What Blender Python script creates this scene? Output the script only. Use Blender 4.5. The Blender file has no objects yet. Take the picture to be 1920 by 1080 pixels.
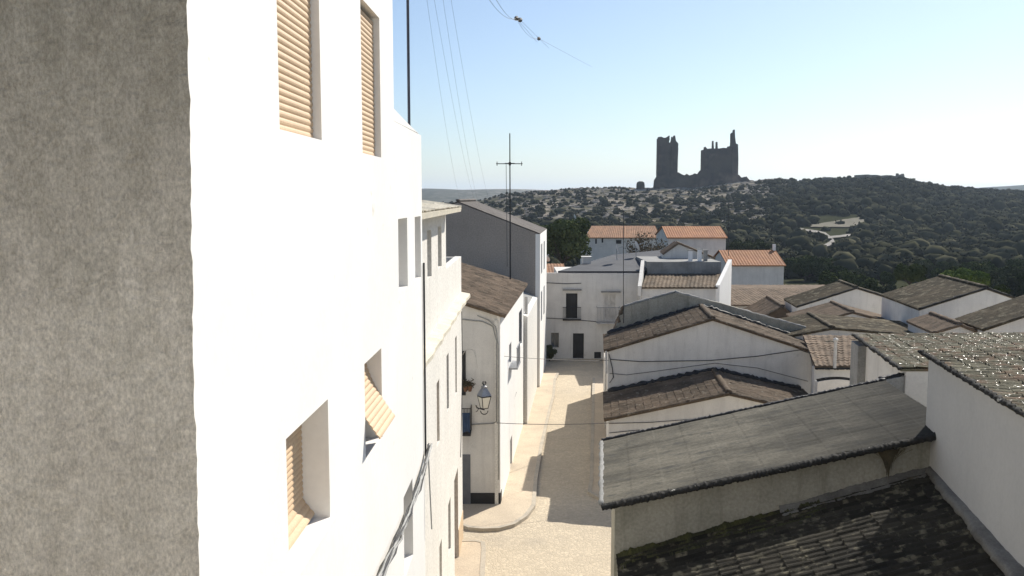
import bpy, math, random
import numpy as np
from mathutils import Vector
from math import radians as R, pi, sin, cos, sqrt
sc = bpy.context.scene
col = sc.collection
# ---------------------------------------------------------------- camera, sky, sun, exposure
F = 1700.0; CX = 960.0; CY = 540.0; HY = 370.0; CAMZ = 12.2      # picture units of the 1920 px photograph
PITCH = math.atan((CY - HY) / F); cp, sp = cos(PITCH), sin(PITCH)
cam_d = bpy.data.cameras.new("camera"); cam = bpy.data.objects.new("camera", cam_d); col.objects.link(cam)
cam.location = (0, 0, CAMZ); cam.rotation_euler = (pi / 2 - PITCH, 0, 0)
cam_d.sensor_width = 36; cam_d.lens = F / 1920 * 36; cam_d.clip_start = 0.05; cam_d.clip_end = 20000
sc.camera = cam
SUN = Vector((0.76, 0.97, 1.0)).normalized()
SUN_EL = math.asin(SUN.z); SUN_AZ = math.atan2(SUN.x, SUN.y)
w = bpy.data.worlds.new("World"); sc.world = w; w.use_nodes = True
wn = w.node_tree.nodes; wl = w.node_tree.links
bg = wn["Background"]; sky = wn.new("ShaderNodeTexSky"); sky.sky_type = 'NISHITA'; sky.sun_disc = False
sky.sun_elevation = SUN_EL; sky.sun_rotation = SUN_AZ; sky.altitude = 300; sky.air_density = 1.0; sky.dust_density = 0.8; sky.ozone_density = 1.8
hsv = wn.new('ShaderNodeHueSaturation'); hsv.inputs['Saturation'].default_value = 0.88; wl.new(sky.outputs[0], hsv.inputs['Color']); tint = wn.new('ShaderNodeMix'); tint.data_type = 'RGBA'; tint.blend_type = 'MULTIPLY'; tint.inputs[0].default_value = 1.0; tint.inputs[7].default_value = (0.93, 1.0, 1.08, 1); wl.new(hsv.outputs[0], tint.inputs[6]); wl.new(tint.outputs[2], bg.inputs[0]); bg.inputs[1].default_value = 0.078
ld = bpy.data.lights.new("sun", 'SUN'); ld.energy = 4.6; ld.angle = R(0.5); ld.color = (1.0, 0.94, 0.84)
lo = bpy.data.objects.new("sun", ld); col.objects.link(lo); lo.rotation_euler = SUN.to_track_quat('Z', 'Y').to_euler()
sc.view_settings.view_transform = 'Standard'; sc.view_settings.look = 'None'
sc.view_settings.exposure = 0.56; sc.view_settings.gamma = 1.0
# ---------------------------------------------------------------- picture -> world helpers
CAM = Vector((0, 0, CAMZ))
def ray(u, v):
    dz = (CY - v) / F
    return Vector(((u - CX) / F, cp + dz * sp, -sp + dz * cp))
def onY(u, v, Y):
    r = ray(u, v); return CAM + r * (Y / r.y)
def onZ(u, v, z=0.0):
    r = ray(u, v); return CAM + r * ((z - CAMZ) / r.z)
def onL(u, v, L):
    x0, y0, m = L; r = ray(u, v); return CAM + r * ((x0 - m * y0) / (r.x - m * r.y))
def lx(L, y): return L[0] + L[2] * (y - L[1])
# ---------------------------------------------------------------- object helpers
def tag(o, label=None, cat=None, group=None, kind=None):
    if label: o['label'] = label
    if cat: o['category'] = cat
    if group: o['group'] = group
    if kind: o['kind'] = kind
    return o
def thing(name, label, cat, loc=(0, 0, 0), group=None):
    o = bpy.data.objects.new(name, None); col.objects.link(o); o.location = loc; o.empty_display_size = 0.3
    return tag(o, label, cat, group)
def wloc(o):
    v = Vector((0, 0, 0))
    while o: v += o.location; o = o.parent
    return v
class MB:
    def __init__(s): s.v = []; s.f = []
    def add(s, vs, fs):
        n = len(s.v); s.v += [tuple(p) for p in vs]; s.f += [tuple(i + n for i in f) for f in fs]; return s
    def quad(s, a, b, c, d): return s.add([a, b, c, d], [(0, 1, 2, 3)])
    def box(s, x0, x1, y0, y1, z0, z1):
        return s.add([(x, y, z) for z in (z0, z1) for y in (y0, y1) for x in (x0, x1)],
                     [(0, 2, 3, 1), (4, 5, 7, 6), (0, 1, 5, 4), (2, 6, 7, 3), (0, 4, 6, 2), (1, 3, 7, 5)])
    def obox(s, O, d, n, s0, s1, t0, t1, z0, z1):      # box along d (length), n (depth), z
        O = Vector(O); d = Vector(d); n = Vector(n); Z = Vector((0, 0, 1))
        vs = [O + d * a + n * b + Z * z for z in (z0, z1) for b in (t0, t1) for a in (s0, s1)]
        return s.add(vs, [(0, 2, 3, 1), (4, 5, 7, 6), (0, 1, 5, 4), (2, 6, 7, 3), (0, 4, 6, 2), (1, 3, 7, 5)])
    def prism(s, poly, vec):                            # polygon extruded by vec
        n = len(poly); vec = Vector(vec); vs = [Vector(p) for p in poly]; vs += [p + vec for p in vs]
        fs = [tuple(range(n)), tuple(reversed(range(n, 2 * n)))] + [(i, i + n, (i + 1) % n + n, (i + 1) % n) for i in range(n)]
        return s.add(vs, fs)
    def tube(s, pts, r, k=6, r2=None, cap=True):
        pts = [Vector(p) for p in pts]; m = len(pts); r2 = r if r2 is None else r2; vs = []; fs = []
        for i, p in enumerate(pts):
            t = (pts[min(i + 1, m - 1)] - pts[max(i - 1, 0)]).normalized()
            a = t.cross(Vector((0, 0, 1)) if abs(t.z) < .9 else Vector((1, 0, 0))).normalized(); b = t.cross(a)
            rr = r + (r2 - r) * i / max(1, m - 1)
            vs += [p + (a * cos(2 * pi * j / k) + b * sin(2 * pi * j / k)) * rr for j in range(k)]
        for i in range(m - 1):
            for j in range(k): fs.append((i * k + j, i * k + (j + 1) % k, (i + 1) * k + (j + 1) % k, (i + 1) * k + j))
        if cap: fs += [tuple(range(k)), tuple(range((m - 1) * k, m * k))]
        return s.add(vs, fs)
    def lathe(s, c, prof, k=12, rot=0):
        vs = []; fs = []; m = len(prof); c = Vector(c)
        for r, z in prof: vs += [c + Vector((r * cos(rot + 2 * pi * j / k), r * sin(rot + 2 * pi * j / k), z)) for j in range(k)]
        for i in range(m - 1):
            for j in range(k): fs.append((i * k + j, i * k + (j + 1) % k, (i + 1) * k + (j + 1) % k, (i + 1) * k + j))
        fs += [tuple(range(k)), tuple(range((m - 1) * k, m * k))]
        return s.add(vs, fs)
    def build(s, name, mat, parent=None, smooth=False):
        me = bpy.data.meshes.new(name); off = wloc(parent) if parent else Vector((0, 0, 0))
        me.from_pydata([(a - off.x, b - off.y, c - off.z) for a, b, c in s.v], [], s.f)
        me.materials.append(mat); me.validate()
        o = bpy.data.objects.new(name, me); col.objects.link(o)
        if parent: o.parent = parent
        import bmesh
        bm = bmesh.new(); bm.from_mesh(me); bmesh.ops.recalc_face_normals(bm, faces=bm.faces); bm.to_mesh(me); bm.free()
        if smooth: me.polygons.foreach_set('use_smooth', [True] * len(me.polygons))
        return o
def sag(a, b, s, n=10):
    a = Vector(a); b = Vector(b)
    return [a.lerp(b, i / n) - Vector((0, 0, s * 4 * (i / n) * (1 - i / n))) for i in range(n + 1)]
# ---------------------------------------------------------------- materials
def M(name, c1, c2=None, scale=1.0, rough=0.85, bump=0.0, bscale=30.0, streak=None, streak_amt=0.5, spots=None, spot_scale=3.0,
      spot_th=(0.6, 0.68), spec=0.3, metal=0.0, fine=0.12, stretch=(1, 1, 1), lo=0.4, hi=0.62, rvar=None, transm=0.0, tr=None, tile=0.0):
    m = bpy.data.materials.new(name); m.use_nodes = True; nt = m.node_tree; N = nt.nodes; L = nt.links
    b = N["Principled BSDF"]; b.inputs['Roughness'].default_value = rough; b.inputs['Metallic'].default_value = metal
    b.inputs['Specular IOR Level'].default_value = spec
    if transm: b.inputs['Transmission Weight'].default_value = transm
    tc = N.new('ShaderNodeTexCoord'); mp = N.new('ShaderNodeMapping'); mp.inputs['Scale'].default_value = stretch
    L.new(tc.outputs['Object'], mp.inputs['Vector'])
    def noise(sc_, det=6, vec=None, rgh=.6):
        n = N.new('ShaderNodeTexNoise'); n.inputs['Scale'].default_value = sc_; n.inputs['Detail'].default_value = det
        n.inputs['Roughness'].default_value = rgh; L.new(vec or mp.outputs[0], n.inputs['Vector']); return n.outputs['Fac']
    def ramp(x, a, c):
        r = N.new('ShaderNodeMapRange'); r.inputs[1].default_value = a; r.inputs[2].default_value = c; L.new(x, r.inputs[0]); return r.outputs[0]
    def mix(f, a, c, mode='MIX'):
        x = N.new('ShaderNodeMix'); x.data_type = 'RGBA'; x.blend_type = mode
        if isinstance(f, float): x.inputs[0].default_value = f
        else: L.new(f, x.inputs[0])
        for s_, val in ((6, a), (7, c)):
            if isinstance(val, tuple): x.inputs[s_].default_value = (*val, 1)
            else: L.new(val, x.inputs[s_])
        return x.outputs[2]
    c2 = c2 or c1
    out = mix(ramp(noise(scale), lo, hi), c1, c2)
    if fine: out = mix(ramp(noise(scale * 14 + 6, 4), .35, .65), out, mix(1.0, out, (1 - fine * 2,) * 3, 'MULTIPLY'))
    if spots: out = mix(ramp(noise(spot_scale, 8), *spot_th), out, spots)
    if streak:
        m2 = N.new('ShaderNodeMapping'); m2.inputs['Scale'].default_value = (2.2, 2.2, .22); L.new(tc.outputs['Object'], m2.inputs[0])
        f = ramp(noise(1.6, 8, m2.outputs[0], .7), .5, .78); k = N.new('ShaderNodeMath'); k.operation = 'MULTIPLY'; L.new(f, k.inputs[0]); k.inputs[1].default_value = streak_amt
        out = mix(k.outputs[0], out, streak)
    if tile:
        at = N.new('ShaderNodeAttribute'); at.attribute_name = 'tv'; r = N.new('ShaderNodeMapRange'); L.new(at.outputs['Fac'], r.inputs[0]); r.inputs[3].default_value = 1 - tile; r.inputs[4].default_value = 1 + tile
        hs = N.new('ShaderNodeHueSaturation'); L.new(r.outputs[0], hs.inputs['Value']); L.new(out, hs.inputs['Color']); out = hs.outputs[0]
    L.new(out, b.inputs['Base Color'])
    if rvar: 
        r = N.new('ShaderNodeMapRange'); L.new(noise(rvar[2], 3), r.inputs[0]); r.inputs[1].default_value = rvar[3] if len(rvar) > 3 else .35; r.inputs[2].default_value = rvar[4] if len(rvar) > 3 else .65
        r.inputs[3].default_value = rvar[0]; r.inputs[4].default_value = rvar[1]; L.new(r.outputs[0], b.inputs['Roughness'])
    if bump:
        bp = N.new('ShaderNodeBump'); bp.inputs['Strength'].default_value = 1.0; bp.inputs['Distance'].default_value = bump
        L.new(noise(bscale, 6), bp.inputs['Height']); L.new(bp.outputs[0], b.inputs['Normal'])
    return m
def MF(name, ca, cb, cc):                               # foliage: colour varies leaf by leaf through an attribute
    m = bpy.data.materials.new(name); m.use_nodes = True; N = m.node_tree.nodes; L = m.node_tree.links; b = N["Principled BSDF"]
    a = N.new('ShaderNodeAttribute'); a.attribute_name = 'var'; r = N.new('ShaderNodeValToRGB'); L.new(a.outputs['Fac'], r.inputs[0])
    r.color_ramp.elements[0].color = (*ca, 1); r.color_ramp.elements[1].color = (*cc, 1); e = r.color_ramp.elements.new(.5); e.color = (*cb, 1)
    L.new(r.outputs[0], b.inputs['Base Color']); b.inputs['Roughness'].default_value = .9; b.inputs['Specular IOR Level'].default_value = .0
    return m
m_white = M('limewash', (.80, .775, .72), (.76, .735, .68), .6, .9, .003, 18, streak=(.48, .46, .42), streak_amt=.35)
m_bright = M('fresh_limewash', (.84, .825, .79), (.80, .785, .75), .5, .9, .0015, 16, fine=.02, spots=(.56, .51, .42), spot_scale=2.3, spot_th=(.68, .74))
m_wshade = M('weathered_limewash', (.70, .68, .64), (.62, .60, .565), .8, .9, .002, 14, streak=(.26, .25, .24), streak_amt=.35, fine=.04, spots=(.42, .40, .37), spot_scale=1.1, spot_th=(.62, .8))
m_plain = M('plain_grey_limewash', (.50, .49, .465), (.46, .45, .43), .5, .9, .0015, 12, streak=(.36, .35, .33), streak_amt=.25, fine=.03)
m_dirty = M('stained_limewash', (.40, .38, .32), (.30, .29, .24), .7, .9, .006, 12, streak=(.13, .13, .10), streak_amt=.75, spots=(.2, .2, .15), spot_scale=1.6, spot_th=(.58, .75))
m_greyw = M('bare_render', (.35, .315, .28), (.315, .285, .255), .5, .92, .004, 14, streak=(.33, .3, .29), streak_amt=.3)
m_fillet = M('damp_mortar', (.20, .195, .18), (.13, .125, .115), 1.5, .95, .006, 20)
m_greyw2 = M('weathered_grey_wall', (.34, .34, .33), (.27, .27, .265), .8, .9, .004, 14, streak=(.15, .15, .14), streak_amt=.5)
m_cement = M('cement', (.34, .335, .32), (.25, .25, .24), 1.2, .9, .01, 20, streak=(.12, .12, .11), streak_amt=.5)
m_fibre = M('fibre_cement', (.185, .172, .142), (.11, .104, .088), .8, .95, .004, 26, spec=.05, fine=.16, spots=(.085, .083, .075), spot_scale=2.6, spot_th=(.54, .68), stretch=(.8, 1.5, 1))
def fibre_darken(m):  # blends to near-black towards right and front, border broken up by noise
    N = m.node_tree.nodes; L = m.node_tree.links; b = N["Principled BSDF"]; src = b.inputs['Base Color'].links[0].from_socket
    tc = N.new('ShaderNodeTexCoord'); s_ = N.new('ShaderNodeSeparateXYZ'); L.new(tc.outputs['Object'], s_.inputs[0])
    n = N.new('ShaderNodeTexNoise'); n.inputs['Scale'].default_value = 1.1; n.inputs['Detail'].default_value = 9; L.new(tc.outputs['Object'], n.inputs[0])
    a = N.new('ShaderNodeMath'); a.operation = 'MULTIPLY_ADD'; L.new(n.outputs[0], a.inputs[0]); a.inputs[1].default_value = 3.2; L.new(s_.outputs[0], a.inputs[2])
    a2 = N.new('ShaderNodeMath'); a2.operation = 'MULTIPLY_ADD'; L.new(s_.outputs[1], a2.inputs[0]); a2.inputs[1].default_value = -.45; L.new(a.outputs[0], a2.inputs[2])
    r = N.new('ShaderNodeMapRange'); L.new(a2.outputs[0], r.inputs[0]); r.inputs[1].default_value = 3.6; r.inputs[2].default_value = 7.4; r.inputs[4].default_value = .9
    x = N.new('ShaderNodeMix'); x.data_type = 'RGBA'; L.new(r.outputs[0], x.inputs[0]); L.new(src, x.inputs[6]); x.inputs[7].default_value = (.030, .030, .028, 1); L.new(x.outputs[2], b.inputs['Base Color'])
fibre_darken(m_fibre)
m_brown = M('old_brown_tiles', (.185, .14, .10), (.115, .09, .066), .9, .8, .01, 30, spots=(.29, .25, .19), spot_scale=4, spot_th=(.58, .72), stretch=(1, .8, 1), spec=.06, tile=0.2)
m_tan = M('lichen_tan_tiles', (.24, .18, .13), (.15, .115, .085), 1.3, .85, .01, 30, spots=(.09, .08, .06), spot_scale=2.0, spot_th=(.56, .7), spec=.06, tile=0.2)
m_umber = M('mossy_umber_tiles', (.115, .092, .062), (.07, .06, .042), .8, .85, .01, 30, spots=(.24, .21, .145), spot_scale=2.2, spot_th=(.52, .68), spec=.06, tile=0.2)
m_gtile = M('purple_grey_tiles', (.17, .152, .138), (.14, .125, .115), .9, .85, .004, 30, tile=.2)
m_orange = M('new_orange_tiles', (.38, .155, .055), (.30, .12, .045), .7, .8, .004, 20, tile=0.15)
m_orange2 = M('faded_orange_tiles', (.33, .16, .075), (.25, .125, .06), .7, .8, .004, 20, tile=0.2)
m_moss = M('moss_dark_tiles', (.05, .045, .034), (.028, .026, .021), .6, .8, .012, 40, spots=(.15, .135, .095), spot_scale=4.5, spot_th=(.54, .66), spec=.12, tile=0.45)
m_glint = M('glazed_old_tiles', (.19, .175, .12), (.13, .12, .08), .7, .6, .012, 30, spots=(.17, .115, .075), spot_scale=2.2, spot_th=(.5, .62), spec=.3, rvar=(.2, .97, 15, .335, .395), tile=0.22)
m_slate = M('dark_roof_felt', (.06, .063, .072), (.045, .047, .055), 1, .75, .004, 20)
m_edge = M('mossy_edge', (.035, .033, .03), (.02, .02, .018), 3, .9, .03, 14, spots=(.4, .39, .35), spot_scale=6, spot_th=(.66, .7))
m_green = M('green_moss', (.085, .085, .03), (.04, .042, .022), 3, .95, .03, 20)
m_cream = M('cream_cornice', (.74, .68, .55), (.66, .61, .5), 1.5, .85, .01, 20, streak=(.3, .25, .16), streak_amt=.4)
m_ochre = M('ochre_paint', (.66, .50, .33), (.6, .46, .3), 1.5, .85)
m_beige = M('beige_shutter', (.62, .45, .29), (.58, .42, .27), 2, .6, .0, fine=.06)
m_dark = M('dark_opening', (.025, .025, .028), (.018, .018, .02), 2, .5)
m_black = M('black_paint', (.022, .022, .025), (.03, .03, .032), 3, .6, .003, 20)
m_iron = M('dark_iron', (.035, .035, .04), (.05, .048, .045), 6, .5, metal=.4)
m_cable = M('cable', (.045, .045, .05), (.07, .07, .07), 4, .6)
m_gcable = M('grey_cable', (.30, .30, .29), (.42, .42, .4), 6, .6)
m_grey = M('grey_door', (.17, .18, .2), (.14, .15, .17), 2, .6)
m_wood = M('brown_door', (.22, .11, .06), (.16, .08, .045), 3, .55)
m_glass = M('window_glass', (.10, .115, .13), (.07, .08, .09), 1, .12, spec=.5, fine=0)
m_lglass = M('lamp_glass', (.75, .72, .62), (.7, .66, .56), 3, .35, fine=0)
m_blue = M('blue_cloth', (.04, .07, .14), (.03, .05, .095), 5, .8)
m_pipe = M('painted_pipe', (.66, .64, .6), (.5, .48, .45), 3, .6)
m_steel = M('galvanised', (.42, .43, .45), (.3, .31, .33), 4, .45, metal=.5)
m_pole = M('blue_black_pole', (.03, .035, .055), (.045, .05, .07), 3, .4)
m_whitep = M('white_plastic', (.8, .8, .8), (.75, .75, .75), 4, .4, fine=.03)
m_pave = M('pavement_concrete', (.62, .52, .39), (.54, .45, .34), .8, .85, .006, 20, spots=(.38, .33, .26), spot_scale=2, spot_th=(.6, .8))
m_kerb = M('kerb_stone', (.52, .46, .37), (.43, .385, .315), 2, .85, .01, 14)
m_castle = M('castle_stone', (.12, .095, .072), (.075, .062, .05), .12, 1.0, .4, .5, spec=0.0, spots=(.2, .14, .11), spot_scale=.07, spot_th=(.55, .7))
m_rock = M('limestone', (.30, .265, .225), (.21, .19, .165), .3, .95, .3, 1.0)
m_bark = M('bark', (.10, .075, .055), (.06, .045, .035), 4, .9, .02, 10)
m_dry = M('dry_weed', (.12, .10, .06), (.06, .05, .035), 5, .9)
m_f1 = MF('dark_leaves', (.035, .045, .018), (.060, .075, .028), (.10, .115, .045))
m_f2 = MF('olive_leaves', (.045, .052, .030), (.070, .078, .042), (.11, .115, .062))
m_f3 = MF('fresh_leaves', (.06, .09, .022), (.10, .14, .035), (.16, .20, .055))
m_f4 = MF('dry_leaves', (.08, .065, .045), (.12, .10, .07), (.17, .145, .10))
m_fb = MF('broad_tree_leaves', (.055, .070, .028), (.09, .11, .045), (.15, .17, .075))
m_scrub = MF('scrub_leaves', (.024, .025, .016), (.048, .049, .030), (.095, .090, .058))
# near stucco wall
def stucco():
    m = M('rough_grey_stucco', (.84, .78, .68), (.74, .68, .59), 1.0, .95, 0, streak=(.30, .275, .21), streak_amt=.4, fine=.08)
    N = m.node_tree.nodes; L = m.node_tree.links; b = N["Principled BSDF"]
    tc = N.new('ShaderNodeTexCoord')
    src = b.inputs['Base Color'].links[0].from_socket
    # grime with a ragged lower border on the upper part, pale repair patches
    s = N.new('ShaderNodeSeparateXYZ'); L.new(tc.outputs['Object'], s.inputs[0])
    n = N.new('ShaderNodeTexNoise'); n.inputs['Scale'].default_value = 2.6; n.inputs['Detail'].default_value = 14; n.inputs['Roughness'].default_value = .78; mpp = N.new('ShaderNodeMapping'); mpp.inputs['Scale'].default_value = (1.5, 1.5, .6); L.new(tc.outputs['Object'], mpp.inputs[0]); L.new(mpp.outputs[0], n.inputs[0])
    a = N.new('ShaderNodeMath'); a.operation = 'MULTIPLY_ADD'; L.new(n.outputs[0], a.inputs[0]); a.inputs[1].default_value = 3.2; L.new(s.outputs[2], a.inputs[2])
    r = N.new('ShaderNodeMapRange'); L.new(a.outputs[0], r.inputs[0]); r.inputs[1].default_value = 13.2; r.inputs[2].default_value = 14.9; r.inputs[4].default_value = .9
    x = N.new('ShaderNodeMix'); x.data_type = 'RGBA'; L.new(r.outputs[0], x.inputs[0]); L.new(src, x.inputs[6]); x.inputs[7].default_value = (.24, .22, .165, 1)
    n3 = N.new('ShaderNodeTexNoise'); n3.inputs["Scale"].default_value = 7; n3.inputs['Detail'].default_value = 15; n3.inputs['Roughness'].default_value = .9; n3.inputs['Distortion'].default_value = .4; mp3 = N.new('ShaderNodeMapping'); mp3.inputs['Scale'].default_value = (1.4, 1.4, .8); L.new(tc.outputs['Object'], mp3.inputs[0]); L.new(mp3.outputs[0], n3.inputs[0])
    r3 = N.new('ShaderNodeMapRange'); L.new(n3.outputs[0], r3.inputs[0]); r3.inputs[1].default_value = .49; r3.inputs[2].default_value = .62; r3.inputs[4].default_value = .55
    x2 = N.new('ShaderNodeMix'); x2.data_type = 'RGBA'; L.new(r3.outputs[0], x2.inputs[0]); L.new(x.outputs[2], x2.inputs[6]); x2.inputs[7].default_value = (.36, .32, .25, 1)
    n4 = N.new('ShaderNodeTexNoise'); n4.inputs['Scale'].default_value = 55; n4.inputs['Detail'].default_value = 6; n4.inputs['Roughness'].default_value = .75; L.new(mp3.outputs[0], n4.inputs[0])
    r4 = N.new('ShaderNodeMapRange'); L.new(n4.outputs[0], r4.inputs[0]); r4.inputs[1].default_value = .36; r4.inputs[2].default_value = .66; r4.inputs[3].default_value = .66; r4.inputs[4].default_value = 1.18
    hs = N.new('ShaderNodeHueSaturation'); L.new(r4.outputs[0], hs.inputs['Value']); L.new(x2.outputs[2], hs.inputs['Color']); L.new(hs.outputs[0], b.inputs['Base Color'])
    n2 = N.new('ShaderNodeTexNoise'); n2.inputs['Scale'].default_value = 11; n2.inputs['Detail'].default_value = 14; n2.inputs['Roughness'].default_value = .70; n2.inputs['Distortion'].default_value = 1.6
    L.new(tc.outputs['Object'], n2.inputs[0])
    bp = N.new('ShaderNodeBump'); bp.inputs['Distance'].default_value = .022; ad = N.new('ShaderNodeMath'); ad.operation = 'MULTIPLY_ADD'; L.new(n4.outputs[0], ad.inputs[0]); ad.inputs[1].default_value = .35; L.new(n2.outputs[0], ad.inputs[2]); L.new(ad.outputs[0], bp.inputs['Height']); L.new(bp.outputs[0], b.inputs['Normal'])
    return m
m_stucco = stucco()
def cobble():
    m = M('cobbled_street', (.60, .51, .38), (.53, .45, .335), .35, .85, 0, fine=.08, spots=(.40, .345, .27), spot_scale=.5, spot_th=(.55, .75))
    N = m.node_tree.nodes; L = m.node_tree.links; b = N["Principled BSDF"]; src = b.inputs['Base Color'].links[0].from_socket
    tc = N.new('ShaderNodeTexCoord'); v = N.new('ShaderNodeTexVoronoi'); v.feature = 'DISTANCE_TO_EDGE'; v.inputs['Scale'].default_value = 8; L.new(tc.outputs['Object'], v.inputs['Vector'])
    r = N.new('ShaderNodeMapRange'); L.new(v.outputs[0], r.inputs[0]); r.inputs[2].default_value = .12
    v2 = N.new('ShaderNodeTexVoronoi'); v2.inputs['Scale'].default_value = 8; L.new(tc.outputs['Object'], v2.inputs['Vector'])
    hs = N.new('ShaderNodeHueSaturation'); sx = N.new('ShaderNodeSeparateColor'); L.new(v2.outputs['Color'], sx.inputs[0])
    rr = N.new('ShaderNodeMapRange'); L.new(sx.outputs[0], rr.inputs[0]); rr.inputs[3].default_value = .88; rr.inputs[4].default_value = 1.10; L.new(rr.outputs[0], hs.inputs['Value']); L.new(src, hs.inputs['Color'])
    x = N.new('ShaderNodeMix'); x.data_type = 'RGBA'; L.new(r.outputs[0], x.inputs[0]); x.inputs[6].default_value = (.45, .385, .29, 1); L.new(hs.outputs[0], x.inputs[7]); L.new(x.outputs[2], b.inputs['Base Color'])
    bp = N.new('ShaderNodeBump'); bp.inputs['Distance'].default_value = .008; L.new(r.outputs[0], bp.inputs['Height']); L.new(bp.outputs[0], b.inputs['Normal'])
    return m
m_cobble = cobble()
def terrain_mat():
    m = M('hill_ground', (.135, .12, .085), (.085, .085, .055), .02, 1.0, .5, .3, spec=0.0, spots=(.27, .24, .20), spot_scale=.06, spot_th=(.47, .56), fine=.15)
    N = m.node_tree.nodes; L = m.node_tree.links; b = N["Principled BSDF"]; src = b.inputs['Base Color'].links[0].from_socket
    at = N.new('ShaderNodeAttribute'); at.attribute_name = 'rocky'; x = N.new('ShaderNodeMix'); x.data_type = 'RGBA'; L.new(at.outputs['Fac'], x.inputs[0]); x.inputs[6].default_value = (.045, .048, .028, 1); L.new(src, x.inputs[7]); L.new(x.outputs[2], b.inputs['Base Color'])
    return m
m_ground = terrain_mat()
# ---------------------------------------------------------------- terrain: one sheet to the horizon
CREST_U = [-3000, 300, 700, 860, 900, 940, 1000, 1100, 1200, 1300, 1400, 1450, 1500, 1560, 1620, 1690, 1730, 1780, 1850, 1920, 2300, 5000]
CREST_V = [388, 388, 386, 381, 376, 366, 359, 353, 353, 351, 340, 336, 340, 338, 334, 336, 345, 353, 358, 360, 362, 366]
def smooth(t): t = max(0.0, min(1.0, t)); return t * t * (3 - 2 * t)
def hsh(x, y): return sin(x * .031 + 1.3) * cos(y * .027 - .7) + .5 * sin(x * .083 + y * .061) + .3 * cos(x * .17 - y * .13)
FAR_U = [-3000, 700, 800, 860, 940, 1200, 1700, 1850, 1920, 2000, 2500, 5000]
FAR_V = [362, 360, 357, 359, 359, 362, 362, 350, 347, 346, 356, 362]
def ground_z(x, y):
    r = sqrt(x * x + y * y)
    if y < 60: 
        return -smooth((r - 95) / 200) * 6 if r > 95 else 0.0
    u = CX + F * x / y; D = y
    if D < 90: return 0.0
    cz = CAMZ + (HY - float(np.interp(u, CREST_U, CREST_V))) / F * 575
    b = float(np.interp(D, [90, 120, 150, 200, 250, 300, 350, 400, 450, 500, 575], [0, -1.2, -2.8, -3.4, -2.6, -.4, 2.3, 5.3, 9.3, 12.4, 17.2]))
    z = b + (cz - 17.2) * smooth((D - 230) / 345) + hsh(x, y) * 1.2 * smooth((D - 150) / 200) * (1 - .85 * smooth((D - 480) / 90))
    if D > 575:
        z += -32 * smooth((D - 600) / 500)
        if D > 1300:
            fz = CAMZ + (HY - float(np.interp(u, FAR_U, FAR_V))) / F * 2600
            z = z + (fz - z) * smooth((D - 1300) / 1200) * (1 - smooth((D - 2700) / 2500)) + hsh(x * .1, y * .1) * 4 * smooth((D - 1800) / 500)
    return z
def make_ground():
    ang = list(np.linspace(-pi, -0.7, 30)[:-1]) + list(np.linspace(-.7, .85, 320)) + list(np.linspace(.85, pi, 30)[1:-1])
    rad = [4, 12, 30, 50, 70, 85, 92] + list(np.arange(100, 640, 6.0)) + list(np.geomspace(650, 9000, 60))
    vs = [(0, 0, 0)]; fs = []; n = len(ang)
    for r in rad:
        for a in ang:
            x, y = r * sin(a), r * cos(a); vs.append((x, y, ground_z(x, y)))
    for j in range(n): fs.append((0, 1 + (j + 1) % n, 1 + j))
    for i in range(len(rad) - 1):
        for j in range(n):
            a = 1 + i * n + j; b = 1 + i * n + (j + 1) % n; fs.append((a, b, b + n, a + n))
    me = bpy.data.meshes.new('ground'); me.from_pydata(vs, [], fs); me.materials.append(m_ground)
    me.polygons.foreach_set('use_smooth', [True] * len(me.polygons))
    rk = [float(np.interp(CX + F * v[0] / v[1], [700, 950, 1000, 1400, 1480], [0, .6, 1, 1, 0])) * float(np.interp(v[1], [270, 360], [.25, 1])) if v[1] > 100 else .5 for v in vs]
    at = me.attributes.new('rocky', 'FLOAT', 'POINT'); at.data.foreach_set('value', rk)
    o = bpy.data.objects.new('ground', me); col.objects.link(o); o['kind'] = 'structure'
make_ground()
st = MB().add([(-30, -30, .004), (60, -30, .004), (60, 88, .004), (-30, 88, .004)], [(0, 1, 2, 3)]).build('street', m_cobble); st['kind'] = 'structure'
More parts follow.
